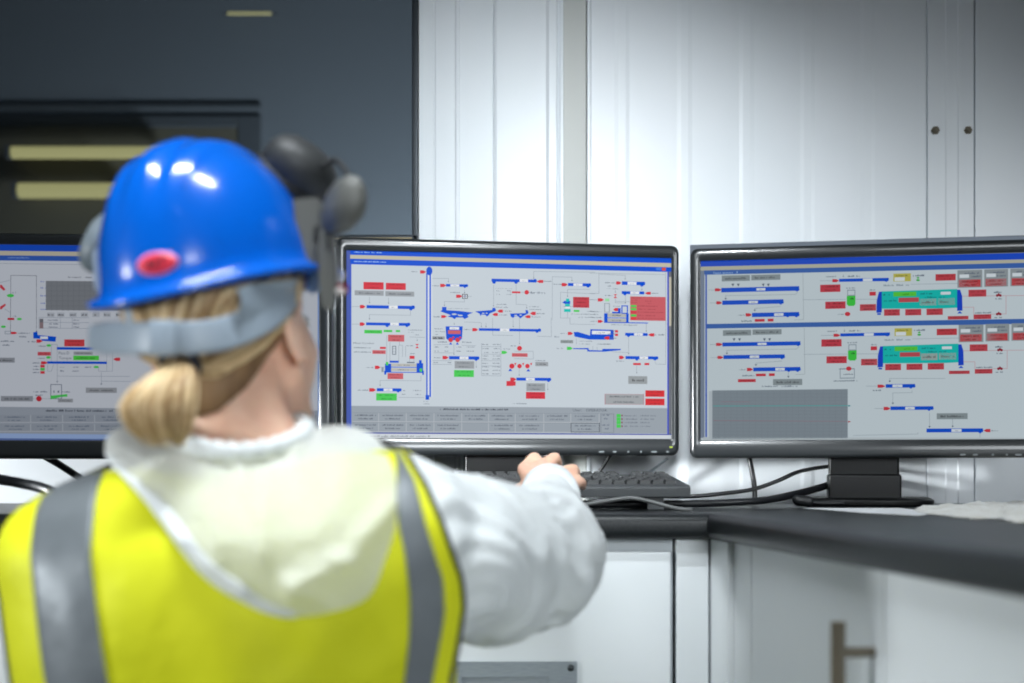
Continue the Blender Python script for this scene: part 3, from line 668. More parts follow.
# ------------------------------------------------ left screen
S = Screen((-.832,1.972),(-.2766,2.009),.9757,1.3207,.0060, .80, (1,1,1.02))
S.zoom(0,0,1,1)
S.R(-40,240,325,446,(90,110,160),0)
S.G([(-30,244.2),(319,249),(319,438),(-30,434)],(200,207,214),.5)
S.R(317.6,250,319.6,440,(130,160,214),2)
S.G([(-30,244.2),(319,248.6),(319,254.6),(-30,250.4)],(20,74,190),1); S.G([(-30,250.4),(319,254.6),(319,258.6),(-30,255)],BEI,1); S.G([(-30,255),(319,258.6),(319,263.6),(-30,260.2)],(50,92,176),1)
S.T(8,256.4,30,258.8,(120,150,210)); S.L([(-30,263),(319,268)])
S.zoom(0,250,130,935)
S.L([(75,600),(78,182),(262,185),(262,575)],BLK); S.arrow(262,560,585,7); S.R(330,222,890,437,(126,130,136),3)
for i in range(1,14): S.L([(330+40*i,222),(330+40*i,437)],(112,116,122),.0005,4)
for i in range(1,6): S.L([(330,222+36*i),(890,222+36*i)],(112,116,122),.0005,4)
for y in (226,272,328,382,425): S.T(292,y-7,330,y+7,(90,110,190))
S.T(485,188,580,203,BLK); S.T(615,190,665,204,BLK)
for x in (340,412,500,582,665,745,832): S.R(x,450,x+52,482,(178,184,190),3); S.T(x+5,457,x+50,474,BLK)
for y in (485,520,562): S.L([(280,y),(640,y+3)])
for x in (280,435,520): S.L([(x,485),(x,565)])
S.R(285,495,312,520,(110,112,118),3); S.R(285,520,312,565,(140,120,124),3)
for y in (498,525,548): S.T(345,y,420,y+12); S.T(528,y,570,y+12)
S.G([(0,250),(12,250),(40,284),(28,294),(0,270)],(200,62,74)); S.G([(0,408),(36,386),(44,396),(10,428),(0,426)],(200,62,74)); S.D(76,328,26,GRN,4,12); S.T(88,300,115,312); S.R(55,488,103,504,(190,40,60),3); S.D(140,497,18,GRN,4,9); S.D(25,552,18,GRN,4,9); S.motor(80,588,124,606); S.B(35,582,80,606,DK2); S.T(130,592,215,604); S.T(140,615,190,630); S.L([(0,235),(78,215)]); S.L([(35,425),(75,450)]); S.T(95,470,120,482)
S.zoom(0,330,130,772)
S.G([(198,14),(222,10),(224,30),(334,40),(330,70),(252,64),(240,52),(198,50)],BLU); S.R(240,38,285,54,LT,4); S.T(165,62,212,74); S.motor(217,56,252,76); S.T(5,60,85,72); S.T(15,82,60,95); S.btn(382,56,502,98,(204,66,72),2); S.R(338,102,560,118,BLU,3); S.D(290,92,14,GRN,4,8); S.btn(224,130,302,152,(200,80,92),1); S.D(288,163,14,GRN,4,8); S.T(225,90,272,100); S.T(225,162,270,172)
S.Wr('Pass D',350,128,412,146,(96,104,116)); S.Wr('Torque',350,158,425,180,(90,98,110)); S.btn(438,128,552,148,(150,156,160),1); S.btn(436,152,588,180,(80,206,70),1); S.R(280,186,634,202,BLU,3); S.motor(244,186,282,204); S.T(188,190,242,200)
for y,c in ((215,RED),(233,GRN),(252,RED)): S.R(240,y-8,266,y+8,c,3); S.T(195,y-5,232,y+5)
S.L([(340,90),(340,300)]); S.arrow(340,280,306,6); S.L([(305,86),(340,86)]); S.L([(305,86),(305,190)]); S.L([(283,205),(283,245),(305,245),(318,205)]); S.L([(634,120),(634,240)]); S.L([(585,225),(585,245),(668,245),(668,130)]); S.motor(675,164,714,184,left=True); S.T(505,215,550,225); S.D(572,220,16,GRN,4,7); S.L([(340,274),(772,276)]); S.L([(602,250),(602,315)]); S.arrow(602,300,320,6); S.L([(602,304),(772,306)]); S.btn(510,342,694,374,(150,156,160),1)
for y in (215,238): S.T(358,y,382,y+10); S.T(430,y,468,y+10)
S.B(300,322,368,410,DK1); S.G([(300,390),(370,384),(400,380),(400,396),(360,398),(300,413)],GRN); S.T(318,350,352,375); S.btn(344,408,434,430,(150,156,160),1); S.D(232,408,17,(190,40,56),4); S.L([(196,408),(300,408)]); S.btn(5,392,196,424,(140,146,152),1); S.T(200,360,280,372); S.T(210,382,258,392); S.T(370,362,418,372)
S.btn(-30,164,88,194,(140,146,152),1)
S.zoom(0,0,1,1)
S.conv(178,300,236,304,(200,209),()); S.motor(171,299.6,177,303.6); S.conv(196,322,262,326,(224,233),(258,)); S.motor(189,321.6,195,325.6); S.conv(226,352,290,356,(250,259),()); S.motor(219,351.6,225,355.6); S.btn(180,336,212,344,GRY,1); S.btn(266,300,300,309,(204,66,72),2); S.btn(266,312,300,319,GRY,1); S.L([(236,306),(236,314),(200,314),(200,320)]); S.L([(262,328),(262,342),(232,342),(232,350)])
for y in (372,380,388,396): S.T(200,y,236,y+2.6); S.T(250,y,276,y+2.6)
S.L([(128,391),(319,394)]) if False else None
S.motor(305.5,358.5,312,361.5,left=True); S.L([(300,356),(300,380)]); S.T(160,272,205,274.6,BLK)
S.G([(-30,406.5),(317.6,408.6),(317.6,430),(-30,421.6)],PAN,1) if False else S.G([(-30,406.4),(317.6,410.6),(317.6,437),(-30,433)],PAN,1)
for i in range(11):
    x0 = -33+32*i
    for y0,y1 in ((415,422),(424,431)):
        S.R(x0+.6,y0,x0+31,y1,(146,154,163),2); S.R(x0,y1,x0+32,y1+.7,(180,186,192),2); S.R(x0+31.2,y0,x0+32,y1,(174,180,186),2); S.T(x0+6,y0+1,x0+26,y0+3); S.T(x0+9,y0+4.2,x0+23,y0+6)
S.T(46,409.2,114,412,BLK)
S.G([(-30,433),(319,437),(319,440.5),(-30,438)],(150,176,216),3)
mon_l = monitor(S, 'black monitor showing a grey trend chart, partly hidden behind the helmeted person', (.0165,.0215,.0285,.0180), S.W*.52, .02, None, ())
# ================================================================ things on the worktop
m_key = mat('keyboard_case', (62,65,67), .5, bump=300, bump_d=.0002); m_keys = mat('keycap', (46,48,49), .55)
kb = root('keyboard', (.04, 1.95, TOP), 'dark grey keyboard with raised back, under the reaching hand', 'keyboard')
yaw = math.radians(6); tiltk = math.radians(5.2)
KM = Matrix.Translation((.262,1.905,.9185)) @ Matrix.Rotation(yaw,4,'Z') @ Matrix.Rotation(tiltk,4,'X')
k = MB()   # case: a wedge profile extruded along its length
prf = [(0,0),(0,.0155),(.006,.0180),(.140,.0205),(.148,.0190),(.150,.004),(.146,0)]
k.rings([[KM @ Vector((x, y, z)) for y, z in prf] for x in (-.44,0)])
k.build('case', m_key, kb, bevel=.0022)
k = MB()
r = random.Random(3)
for row in range(6):
    y0 = .014+row*.0205+(.004 if row == 5 else 0); x = -.432
    while x < -.012:
        w_ = .0175
        if row == 0 and -.33 < x < -.24: w_ = .105
        elif row in (1,2,3) and abs(x+.432) < .001: w_ = (.040,.030,.026)[row-1]
        if x+w_ > -.008: break
        if not (-.150 < x < -.144 or -.088 < x < -.082):
            zt0 = .0180+.0025*(y0/.14)
            b0 = [(x,y0),(x+w_,y0),(x+w_,y0+.0172),(x,y0+.0172)]; t0 = [(x+.002,y0+.0022),(x+w_-.002,y0+.0022),(x+w_-.002,y0+.0150),(x+.002,y0+.0150)]
            vs = [KM @ Vector((a,c,zt0-.002)) for a, c in b0]+[KM @ Vector((a,c,zt0+.0058)) for a, c in t0]
            k.add(vs, [(3,2,1,0),(4,5,6,7),(0,1,5,4),(1,2,6,5),(2,3,7,6),(3,0,4,7)])
        x += w_+.0018
k.build('keys', m_keys, kb)
for x in (-.05,-.39):     # fold-out feet
    k = MB(); f0 = KM @ Vector((x,.128,0)); k.box(-.016,.016,-.004,.004,TOP-f0.z+.0005,.004, M=Matrix.Translation(f0) @ Matrix.Rotation(yaw,4,'Z')); k.build('foot', m_key, kb, bevel=.001)
for x in (-.05,-.39):
    k = MB(); f0 = KM @ Vector((x,.012,0)); k.box(-.012,.012,-.004,.004,TOP-f0.z+.0005,.004, M=Matrix.Translation(f0) @ Matrix.Rotation(yaw,4,'Z')); k.build('foot', m_key, kb, bevel=.001)
m_cab1 = mat('black_cable', (17,19,22), .38); m_cab2 = mat('grey_cable', (92,94,94), .45); m_cab3 = mat('cable_shadow_tone', (150,160,168), .5)
def cable(path, r, m, label, ends=()):
    pts = catmull([P(*p) for p in path], 10); c = MB(); c.tube(pts, r, 12)
    o = c.build('cable', m, smooth=True); tag(o, label, 'cable')
    return o
def D(px, py, z=TOP):     # a point on the worktop under a photo point
    return (CZ-z)*F/(py-CY)
cable([(560,504.5,1.96),(620,504.2,1.965),(680,503.8,1.98),(720,503,1.99),(765,500.2,2.02),(798,493.5,2.09),(818,488.3,2.14),(828,485,2.18),(840,480,2.235),(850,477,2.26)], .0058, m_cab1, 'thick black cable lying behind the keyboard and rising to the right monitor stand')
cable([(655,496,2.12),(690,496.5,2.10),(722,493.6,2.10),(752,489.5,2.11),(776,481.5,2.12),(796,472.6,2.14),(812,468.8,2.19),(830,466.2,2.235),(850,464,2.26)], .0034, m_cab1, 'thinner black cable arching up from the worktop to the back of the right monitor stand')
cable([(748.8,456.5,2.172),(750,462,2.168),(752.5,474,2.165),(754.5,488,2.16),(754.8,503,2.15)], .0042, m_cab1, 'short black cable hanging straight down beneath the right monitor')
cable([(614,450,2.17),(609,457,2.17),(602,468,2.18),(592,480,2.19),(580,492,2.20)], .0028, m_cab1, 'black cable slanting down from the back of the middle monitor behind the keyboard')
cable([(572,506.5,1.88),(600,502,1.875),(622,498.6,1.872),(634,498.3,1.872),(650,501.5,1.868),(668,506.5,1.862),(682,509.2,1.860),(692,509.4,1.862)], .0030, m_cab2, 'thin grey keyboard lead curling on the worktop just in front of the keyboard')
cable([(668,458,2.286),(655,468,2.288),(640,480,2.289),(628,492,2.290)], .0024, m_cab3, 'pale thin strip standing for a cable shadow slanting down the wall behind the keyboard')  # thin tube against the wall drawing a cable's shadow in grey
cable([(28,447,2.13),(50,459,2.15),(64,467.5,2.17),(80,478,2.20),(100,491,2.24),(112,498.5,2.26)], .0062, m_cab1, 'thick black cable slanting down beneath the left monitor')
cable([(-70,470,1.90),(-30,474,1.85),(0,479.5,1.80),(20,483,1.77),(45,489,1.74),(80,505,1.72)], .0072, m_cab1, 'black cable at the left edge in front of the left monitor')
# papers
m_paper = mat('white_paper', (232,234,236), .7); m_crump = mat('crumpled_tissue', (244,244,240), .75, noise_s=40, noise_c=(226,224,216), bump=60, bump_d=.002)
def desk_pt(px, py): d = (CZ-TOP)*F/(py-CY); return Vector(((px-CX)*d/F, d, TOP))
a = MB(); c4 = [desk_pt(803,508.6), desk_pt(862,513.2), desk_pt(920,516.0), desk_pt(935,513.0), desk_pt(900,508.8)]
nn_ = 10; top_ = []
q = [v+Vector((0,0,.0012)) for v in c4]; q0 = [v+Vector((0,0,.0003)) for v in c4]; m_ = len(c4)
a.add(q, [tuple(range(m_))]); a.add(q0, [tuple(range(m_-1,-1,-1))]); a.add(q+q0, [(i,m_+i,m_+(i+1)%m_,(i+1)%m_) for i in range(m_)])
tag(a.build('paper_sheet', m_paper), 'flat white paper sheet on the worktop in front of the right monitor stand', 'paper')
a = MB(); cp_ = []
ol = [(914,511),(930,509.3),(948,508.2),(985,505.6),(1015,504.3),(1050,503.9),(1100,504.4),(1120,508),(1090,514),(1060,519.5),(1024,523.5),(1008,522.5),(996,519.2),(975,519.8),(955,518.2),(938,515.8),(920,513.6)]
pts = [desk_pt(*p) for p in ol]; cen = sum(pts, Vector())/len(pts); rg = []
lp = catmull(pts+[pts[0]], 4)[:-1]
for r_ in (1,.97,.9,.78,.62,.45,.28,.1):
    row = []
    for p in lp:
        w_ = cen.lerp(p, r_); h = .0022+.011*(1-r_**6)*(.55+.9*noise.noise(Vector((w_.x*34, w_.y*26, 1.7))))+.003*noise.noise(Vector((w_.x*90,w_.y*80,4)))*(1-r_**8)
        row.append(Vector((w_.x, w_.y, TOP+max(.0012,h))))
    rg.append(row)
a.rings([[Vector((v.x,v.y,TOP+.0006)) for v in rg[0]]]+rg)
tag(a.build('crumpled_tissue', m_crump, smooth=True), 'crumpled off-white paper towel on the right arm of the worktop', 'paper towel')
# cable connector beside the right stand
c = MB(); p0 = P(797,500.5,2.02); 
c.tube(catmull([P(845,503,2.02),P(825,503.2,2.02),P(812,502.2,2.02),P(805,501.4,2.02)],5), .0032, 10); pl_ = c.build('cable_plug', m_cab1, smooth=True)
tag(pl_, 'black plug on a short lead resting beside the right monitor base plate', 'plug')
c = MB(); c.cap_limb(P(808,501.3,2.02), P(797,499.6,2.02), .0085, .0075); c.build('plug_body', m_plastic, pl_, smooth=True)
# ================================================================ hard hat with ear defenders
m_shell = mat('blue_hat_plastic', (2,96,206), .2, spec=.5, coat=.4)
m_gplas = mat('grey_hat_plastic', (96,97,93), .5)
m_gplas2 = mat('pale_grey_strap', (150,163,176), .42, spec=.4)
m_gplas3 = mat('mid_grey_cup', (116,126,132), .42)
m_dark = mat('ear_cushion_dark', (26,28,30), .6)
m_cup = mat('ear_cup_grey', (52,54,55), .55)
m_stick = mat('red_sticker', (232,48,72), .4); m_ink = mat('sticker_ink', (84,28,44), .5); m_rimp = mat('sticker_edge', (226,150,190), .4)
HO_ = Vector((-.2945,1.283,1.1435))
LM = Matrix.Translation(HO_) @ (Matrix.Rotation(math.radians(-6.5),3,'Y') @ Matrix.Rotation(math.radians(-22),3,'Z') @ Matrix.Rotation(math.radians(6),3,'X')).to_4x4()
def K(x, y, z): return LM @ Vector((x,y,z))
hat = root('hard_hat', HO_, 'blue hard hat with grey ear defenders and a red oval sticker, worn by the person', 'hard hat')
AH, BH, HH = .0965, .123, .1365
def dome(az, t, off=0.):
    "az from the back (+ to the right), t = 0 at the rim, 1 at the crown"
    e = t*math.pi/2; c_ = math.cos(e)**.90; s_ = math.sin(e)**.91
    x, y, z = math.sin(az)*AH*c_, -math.cos(az)*BH*c_, HH*s_
    # moulded ribs running front to back over the crown
    lift = 0.
    for x0, w_, h_ in ((0,.013,.0050),(-.036,.010,.0040),(.036,.010,.0040)):
        u = (abs(x-x0)/w_); lift += h_/(1+u**6)
    lift *= min(1, max(0, (t-.22)/.35))
    n = Vector((math.sin(az)*c_/AH, -math.cos(az)*c_/BH, s_/HH)).normalized()
    return Vector((x,y,z))+n*(lift+off)
s = MB(); rings = []
NA = 144
def rimpt(az, out, dz):
    pk = max(0, -math.cos(az))**2*.062         # peak at the front
    return Vector((math.sin(az)*(AH+out), -math.cos(az)*(BH+out)+(pk*min(1,out/.013) if out > 0 else 0), dz-.012*max(0,math.cos(az))**2-.006*(pk/.062)*min(1,max(0,out)/.013)))
azs = [2*math.pi*j/NA for j in range(NA)]
rings.append([LM @ rimpt(a, .0125, -.0045) for a in azs]); rings.append([LM @ rimpt(a, .0145, -.001) for a in azs]); rings.append([LM @ rimpt(a, .0125, .0025) for a in azs]); rings.append([LM @ rimpt(a, .0045, .0045) for a in azs]); rings.append([LM @ rimpt(a, .0008, .0095) for a in azs])
for i in range(1, 40):
    t = .06+.94*i/40
    rings.append([LM @ (dome(a, t)-Vector((0,0,.012*max(0,math.cos(a))**2*(1-t)**2))) for a in azs])
s.rings(rings, cap0=False)
inn = [[LM @ rimpt(a, .0125, -.0045) for a in azs], [LM @ rimpt(a, -.004, -.003) for a in azs], [LM @ rimpt(a, -.006, .05) for a in azs]]
s.rings(inn, cap0=False, cap1=False)
s.build('shell', m_shell, hat, smooth=True, weld=.0002, label='glossy blue ribbed shell with a rim')
# sticker
sp = MB()
az_s, t_s = math.radians(14), .102
def stk(u, v_, off): # u,v in metres on the shell
    return LM @ (dome(az_s+u/ .117, max(.03, t_s+v_/.235), off)-Vector((0,0,.012*math.cos(az_s)**2*(1-t_s)**2)))
def stick_patch(mb, a, b_, off, mi):
    rg = []
    for r in (.02,.35,.7,1): rg.append([stk(a*r*math.cos(q), b_*r*math.sin(q), off) for q in [2*math.pi*j/36 for j in range(36)]])
    rg.append([stk(a*math.cos(q), b_*math.sin(q), .0002) for q in [2*math.pi*j/36 for j in range(36)]])
    mb.rings(rg, mi, cap0=True, cap1=False)
stick_patch(sp, .0238, .0108, .0008, 0); stick_patch(sp, .0218, .0092, .0011, 1)
for (u0,v0,u1,v1) in ((-.010,-.0042,-.010,.0034),(-.010,.0034,-.006,.0028),(-.006,.0028,-.0072,-.0002),(-.0072,-.0002,-.0098,-.0006),(-.0066,-.0002,-.0048,-.0042),(-.0030,-.0042,-.0010,.0036),(-.0010,.0036,.0012,-.0040),(-.0022,-.0012,.0006,-.0012),(.0030,.0036,.0098,.0042),(.0064,.0040,.0056,-.0036)):
    sp.tube([stk(u0,v0,.0013), stk(u1,v1,.0013)], .0007, 6, 2)
sp.build('sticker', [m_rimp, m_stick, m_ink], hat, smooth=True, label='red oval sticker with dark lettering on the back')
# nape strap: wide pale band with a slot where hair shows
def ribbon(mb, path, half, thick=.0016):
    P3 = catmull([P(*p) for p in path], 8); hv = [interp(i/(len(P3)-1), [k/(len(half)-1) for k in range(len(half))], half) for i in range(len(P3))]
    up = Vector((.0,.10,1)).normalized(); rows = []
    cen = Vector((-.285,1.30,0))
    for i, p in enumerate(P3):
        t = (P3[min(i+1,len(P3)-1)]-P3[max(i-1,0)]).normalized(); o = Vector((p.x-cen.x, p.y-cen.y, 0)).normalized(); u = t.cross(o).normalized()
        if u.z < 0: u = -u
        h = hv[i]; row = []
        for k in range(12):
            a = 2*math.pi*k/12; row.append(p+u*(h*math.copysign(abs(math.sin(a))**.5, math.sin(a)))+o*(thick*math.cos(a)))
        rows.append(row)
    mb.rings(rows)
n = MB()
ribbon(n, [(90,338,1.275),(104,338,1.225),(130,338,1.180),(160,338,1.158),(190,338,1.155),(222,334,1.165),(252,323,1.185),(276,307,1.215),(293,289,1.25),(302,272,1.28)], [.0115,.0150,.0150,.0150,.0150,.0150,.0150,.0152,.0150,.0120])
band_o = n.build('nape_strap', m_gplas2, hat, smooth=True)
n = MB()     # web between the strap and the shell, right of the slot
def surf(px, py, d): return P(px, py, d)
out1 = [(232,318),(240,308),(241,298),(236,289),(250,284),(275,281),(298,279),(292,292),(276,308),(252,322)]
ys_ = [1.168,1.166,1.166,1.164,1.178,1.20,1.235,1.245,1.213,1.184]
q0 = [P(x,y,d) for (x,y), d in zip(out1, ys_)]; q1 = [p+Vector((0,.0022,0)) for p in q0]
tri = [tuple(t) for t in tessellate_polygon([[Vector((p.x,p.z,0)) for p in q0]])]
n.add(q0, tri); n.add(q1, [tuple(reversed(t)) for t in tri]); n.add(q0+q1, [(i,(i+1)%10,10+(i+1)%10,10+i) for i in range(10)])
n.build('strap_web', m_gplas2, band_o, bevel=.0004)
n = MB(); ribbon(n, [(126,286,1.185),(127,300,1.182),(130,326,1.178)], [.0042,.0042,.0042]); n.build('strap_web', m_gplas2, band_o, smooth=True)
n = MB(); ribbon(n, [(150,338,1.1545),(163,338,1.1525),(176,338,1.152)], [.0162,.0162,.0162], .0022); n.build('slide_buckle', m_gplas2, band_o, smooth=True)
# cradle straps inside / sweat band stub at the right
n = MB(); ribbon(n, [(310,284,1.29),(318,281,1.31),(326,277,1.34)], [.010,.011,.009]); n.build('headband_end', mat('blue_grey_pad', (92,124,168), .5), hat, smooth=True)
# right ear defender, parked up beside the shell
e = MB()
def slab(mb, pts, d, th, rot=0, mi=0):
    "outline of measured points at distance d, given real thickness"
    q0 = [P(x, y, d+rot*(x-pts[0][0])) for x, y in pts]; q1 = [p+Vector((0,th,0)) for p in q0]; m_ = len(pts)
    tri = [tuple(t) for t in tessellate_polygon([[Vector((p.x,p.z,0)) for p in q0]])]
    mb.add(q0, tri, mi); mb.add(q1, [tuple(reversed(t)) for t in tri], mi); mb.add(q0+q1, [(i,(i+1)%m_,m_+(i+1)%m_,m_+i) for i in range(m_)], mi)
slab(e, [(293,199),(318,197),(321,205),(322,262),(318,266),(299,267),(297,240)], 1.262, .030, .0004)
em = e.build('ear_defender', m_gplas, hat, bevel=.003, bseg=3, label='grey ear defender parked up on the right side')
e = MB(); slab(e, [(321,216),(330,222),(333,236),(336,258),(336,290),(330,310),(322,306),(319,286),(318,250)], 1.252, .022); e.build('pivot_arm', m_gplas, em, bevel=.003)
e = MB(); slab(e, [(325.5,224),(329,226),(330,250),(327,251)], 1.250, .004); e.build('slot', m_dark, em, bevel=.0005)
e = MB(); slab(e, [(314,226),(318,226),(318,240),(314,240)], 1.259, .006); e.build('clip', m_dark, em, bevel=.0005)
cc = P(298,171,1.335); axn = Vector((.62,-.30,.72)).normalized()      # cup axis: out of the shell, up and to the right
uu = axn.orthogonal().normalized(); ww = axn.cross(uu)
cp = MB(); rg = []
for k, (r, d) in enumerate(((.030,-.012),(.0395,-.010),(.0415,-.002),(.0405,.010),(.036,.020),(.026,.027),(.012,.030),(.001,.031))):
    rg.append([cc+axn*d+uu*(r*math.cos(a))+ww*(r*.86*math.sin(a)) for a in [2*math.pi*j/40 for j in range(40)]])
cp.rings(rg); cp.build('ear_cup', m_cup, em, smooth=True)
cp = MB(); lp = [cc-axn*.013+uu*(.034*math.cos(a))+ww*(.029*math.sin(a)) for a in [2*math.pi*j/40 for j in range(41)]]; cp.tube(lp, .0098, 14); cp.build('ear_cushion', m_dark, em, smooth=True)
cp = MB(); wire = catmull([P(328,228,1.262), P(338,205,1.27), P(349,186,1.285), P(345,170,1.30), P(334,160,1.31), P(322,166,1.31)], 6); cp.tube(wire, .0032, 10); cp.build('wire_yoke', m_dark, em, smooth=True)
pd = MB(); rg = []
for k, (r, d) in enumerate(((.80,-.010),(.97,-.007),(1.0,0),(.95,.010),(.78,.017),(.45,.021),(.05,.022))):
    ctr = (340,206); outl = catmull([(x,y,0) for x, y in ((322,214),(328,194),(339,179),(354,178),(363,192),(363,212),(354,227),(338,235),(325,231),(322,214))], 4)[:-1]
    rg.append([P(ctr[0]+(q.x-ctr[0])*r, ctr[1]+(q.y-ctr[1])*r, 1.250-d) + Vector((d*.4,0,d*.3)) for q in outl])
pd.rings(rg); pd.build('arm_paddle', m_gplas, em, smooth=True)
cp = MB(); cp.ell(P(341,289,1.26), (.0075,.006,.0058), n=16, m=10); cp.build('clip_button', mat('red_clip', (150,40,56), .4), em, smooth=True)
cp = MB(); cp.ell(P(340,291,1.253), (.0052,.003,.0036), n=16, m=10); cp.build('clip_cap', mat('white_clip', (226,218,214), .4), em, smooth=True)
# left ear defender: only its rear edge shows past the shell
e = MB(); cl_ = P(104,243,1.325); axl = Vector((-.86,-.18,.42)).normalized(); uu = axl.orthogonal().normalized(); ww = axl.cross(uu)
rg = []
for r, d in ((.026,-.012),(.034,-.010),(.036,-.002),(.035,.006),(.030,.013),(.021,.017),(.009,.0185),(.001,.019)):
    rg.append([cl_+axl*d+uu*(r*math.cos(a))+ww*(r*.85*math.sin(a)) for a in [2*math.pi*j/40 for j in range(40)]])
e.rings(rg); el_ = e.build('ear_defender', m_gplas3, hat, smooth=True, label='pale grey ear defender on the left side')
e = MB(); lp = [cl_-axl*.013+uu*(.029*math.cos(a))+ww*(.025*math.sin(a)) for a in [2*math.pi*j/40 for j in range(41)]]; e.tube(lp, .0085, 14); e.build('ear_cushion', m_dark, el_, smooth=True)
e = MB(); slab(e, [(92,252),(103,246),(108,292),(100,298),(94,286)], 1.29, .02); e.build('pivot_arm', m_gplas2, el_, bevel=.003)
# ================================================================ person
m_skin = mat('skin', (240,198,172), .5, spec=.35, sss=.12, noise_s=40, noise_c=(232,184,158), bump=300, bump_d=.0003)
m_cover = mat('white_coverall_fabric', (232,236,236), .62, spec=.3, noise_s=8, noise_c=(224,229,230), bump=26, bump_d=.006, sheen=.2)
m_yel = mat('hi_vis_yellow', (222,224,30), .6, spec=.3, noise_s=7, noise_c=(208,212,18), bump=11, bump_d=.008)
m_refl = mat('grey_reflective_tape', (118,124,128), .45, spec=.4, metal=.15, noise_s=22, noise_c=(106,112,116), bump=9, bump_d=.006)
m_bind = mat('dark_binding', (52,54,50), .7)
m_tie = mat('hair_tie_fabric', (22,26,40), .7)
def hairmat():
    m = mat('blonde_hair', (206,178,132), .45, spec=.4); nt = m.node_tree; b = nt.nodes['Principled BSDF']
    g = nt.nodes.new('ShaderNodeNewGeometry'); r = nt.nodes.new('ShaderNodeValToRGB')
    e = r.color_ramp.elements; e[0].position = 0; e[0].color = lin((150,116,78)); e[1].position = 1; e[1].color = lin((232,208,164))
    k = e.new(.35); k.color = lin((186,152,106)); k = e.new(.7); k.color = lin((214,186,140))
    nt.links.new(g.outputs['Random Per Island'], r.inputs['Fac']); nt.links.new(r.outputs['Color'], b.inputs['Base Color'])
    return m
m_hair = hairmat()
m_hairbase = mat('hair_underlayer', (150,118,82), .6, noise_s=60, noise_c=(122,92,62), stretch=(1,1,.3), bump=160, bump_d=.001)
# head frame
HC = Vector((-.279,1.292,1.098))
HR = Matrix.Rotation(math.radians(-5.5),3,'Y') @ Matrix.Rotation(math.radians(-22),3,'Z') @ Matrix.Rotation(math.radians(5),3,'X')
HM = Matrix.Translation(HC) @ HR.to_4x4()
def H(x, y, z): return HM @ Vector((x,y,z))
XC = -.252                                # torso axis
def tilt(p):
    w = min(1, max(0, (p[2]-.72)/.2)); w = w*w*(3-2*w)
    return Vector((p[0], p[1], p[2]+.075*(p[0]-XC)*w))
ZS = [.50,.60,.70,.78,.85,.895,.922,.942,.960,.978,.992]
AA = [.195,.196,.204,.212,.219,.226,.222,.206,.168,.114,.080]
BB = [.140,.128,.122,.124,.124,.116,.100,.086,.070,.058,.052]
YC = [1.265,1.262,1.26,1.255,1.252,1.252,1.255,1.258,1.258,1.256,1.252]
NX = 2.35
def tors(z): return sinterp(z,ZS,AA), sinterp(z,ZS,BB), sinterp(z,ZS,YC)
def yback(x, z, off=0., sgn=-1):
    a, b, yc = tors(z); a += off; b += off
    q = min(1, abs(x-XC)/a)
    return yc + sgn*b*max(0, 1-q**NX)**(1/NX)
def torso_ring(z, off, n=56):
    a, b, yc = tors(z); a += off; b += off; ring = []
    for j in range(n):
        t = 2*math.pi*j/n; c, s = math.cos(t), math.sin(t)
        ring.append(tilt((XC+a*math.copysign(abs(c)**(2/NX),c), yc+b*math.copysign(abs(s)**(2/NX),s), z)))
    return ring
# ---- arm joints
SHR, ELR, WRR = Vector((-.098,1.262,.900)), Vector((.020,1.455,.862)), Vector((.048,1.735,.928))
SHL, ELL, WRL = Vector((-.435,1.262,.870)), Vector((-.470,1.36,.665)), Vector((-.40,1.545,.635))
HIPR, KNR, ANR = Vector((-.165,1.27,.545)), Vector((-.15,1.60,.515)), Vector((-.15,1.58,.09))
HIPL, KNL, ANL = Vector((-.335,1.27,.545)), Vector((-.37,1.59,.515)), Vector((-.38,1.57,.09))
# ---- body: one continuous surface
b = MB()
b.rings([torso_ring(z, -.028) for z in (.50,.56,.62,.68,.74,.80,.85,.89,.925,.945,.965,.985)])
b.ell((XC,1.265,.50), (.155,.12,.10))
b.cap_limb((-.258,1.262,.945), H(0,-.016,-.045), .058, .054)
b.cap_limb((-.30,1.25,.92), (-.262,1.262,.985), .043, .047); b.cap_limb((-.205,1.25,.93), (-.258,1.262,.99), .043, .047)
# head: skull, face, jaw, nose, lips, brow, ears
b.ell((0,-.008,.034), (.074,.093,.084), HM); b.ell((0,.030,-.030), (.0655,.062,.074), HM)
b.cap_limb(H(-.052,.010,-.050), H(-.018,.068,-.092), .018, .019); b.cap_limb(H(.052,.010,-.050), H(.018,.068,-.092), .018, .019)
b.ell((0,.070,-.094), (.022,.016,.014), HM); b.cap_limb(H(0,.090,.008), H(0,.106,-.030), .007, .011); b.ell((-.011,.094,-.034), (.008,.009,.007), HM); b.ell((.011,.094,-.034), (.008,.009,.007), HM)
b.ell((0,.084,-.058), (.024,.010,.005), HM); b.ell((0,.083,-.067), (.020,.010,.006), HM); b.cap_limb(H(-.033,.074,.020), H(-.012,.084,.018), .008, .008); b.cap_limb(H(.033,.074,.020), H(.012,.084,.018), .008, .008)
b.ell((-.036,.060,-.030), (.022,.020,.022), HM); b.ell((.036,.060,-.030), (.022,.020,.022), HM)
for sx in (-1,1):
    pts = [H(sx*(.0715+.008*math.sin(min(1,max(0,(t+.2)))*1.5)), -.006-.018*math.sin(a), -.012+.027*math.cos(a)) for t, a in ((k/9, .1+k/9*2.9) for k in range(10))]
    b.tube(pts, [.0055]*10, 10); b.ell((sx*.074,-.008,-.012), (.006,.013,.021), HM); b.ell((sx*.075,.001,-.034), (.006,.008,.009), HM)
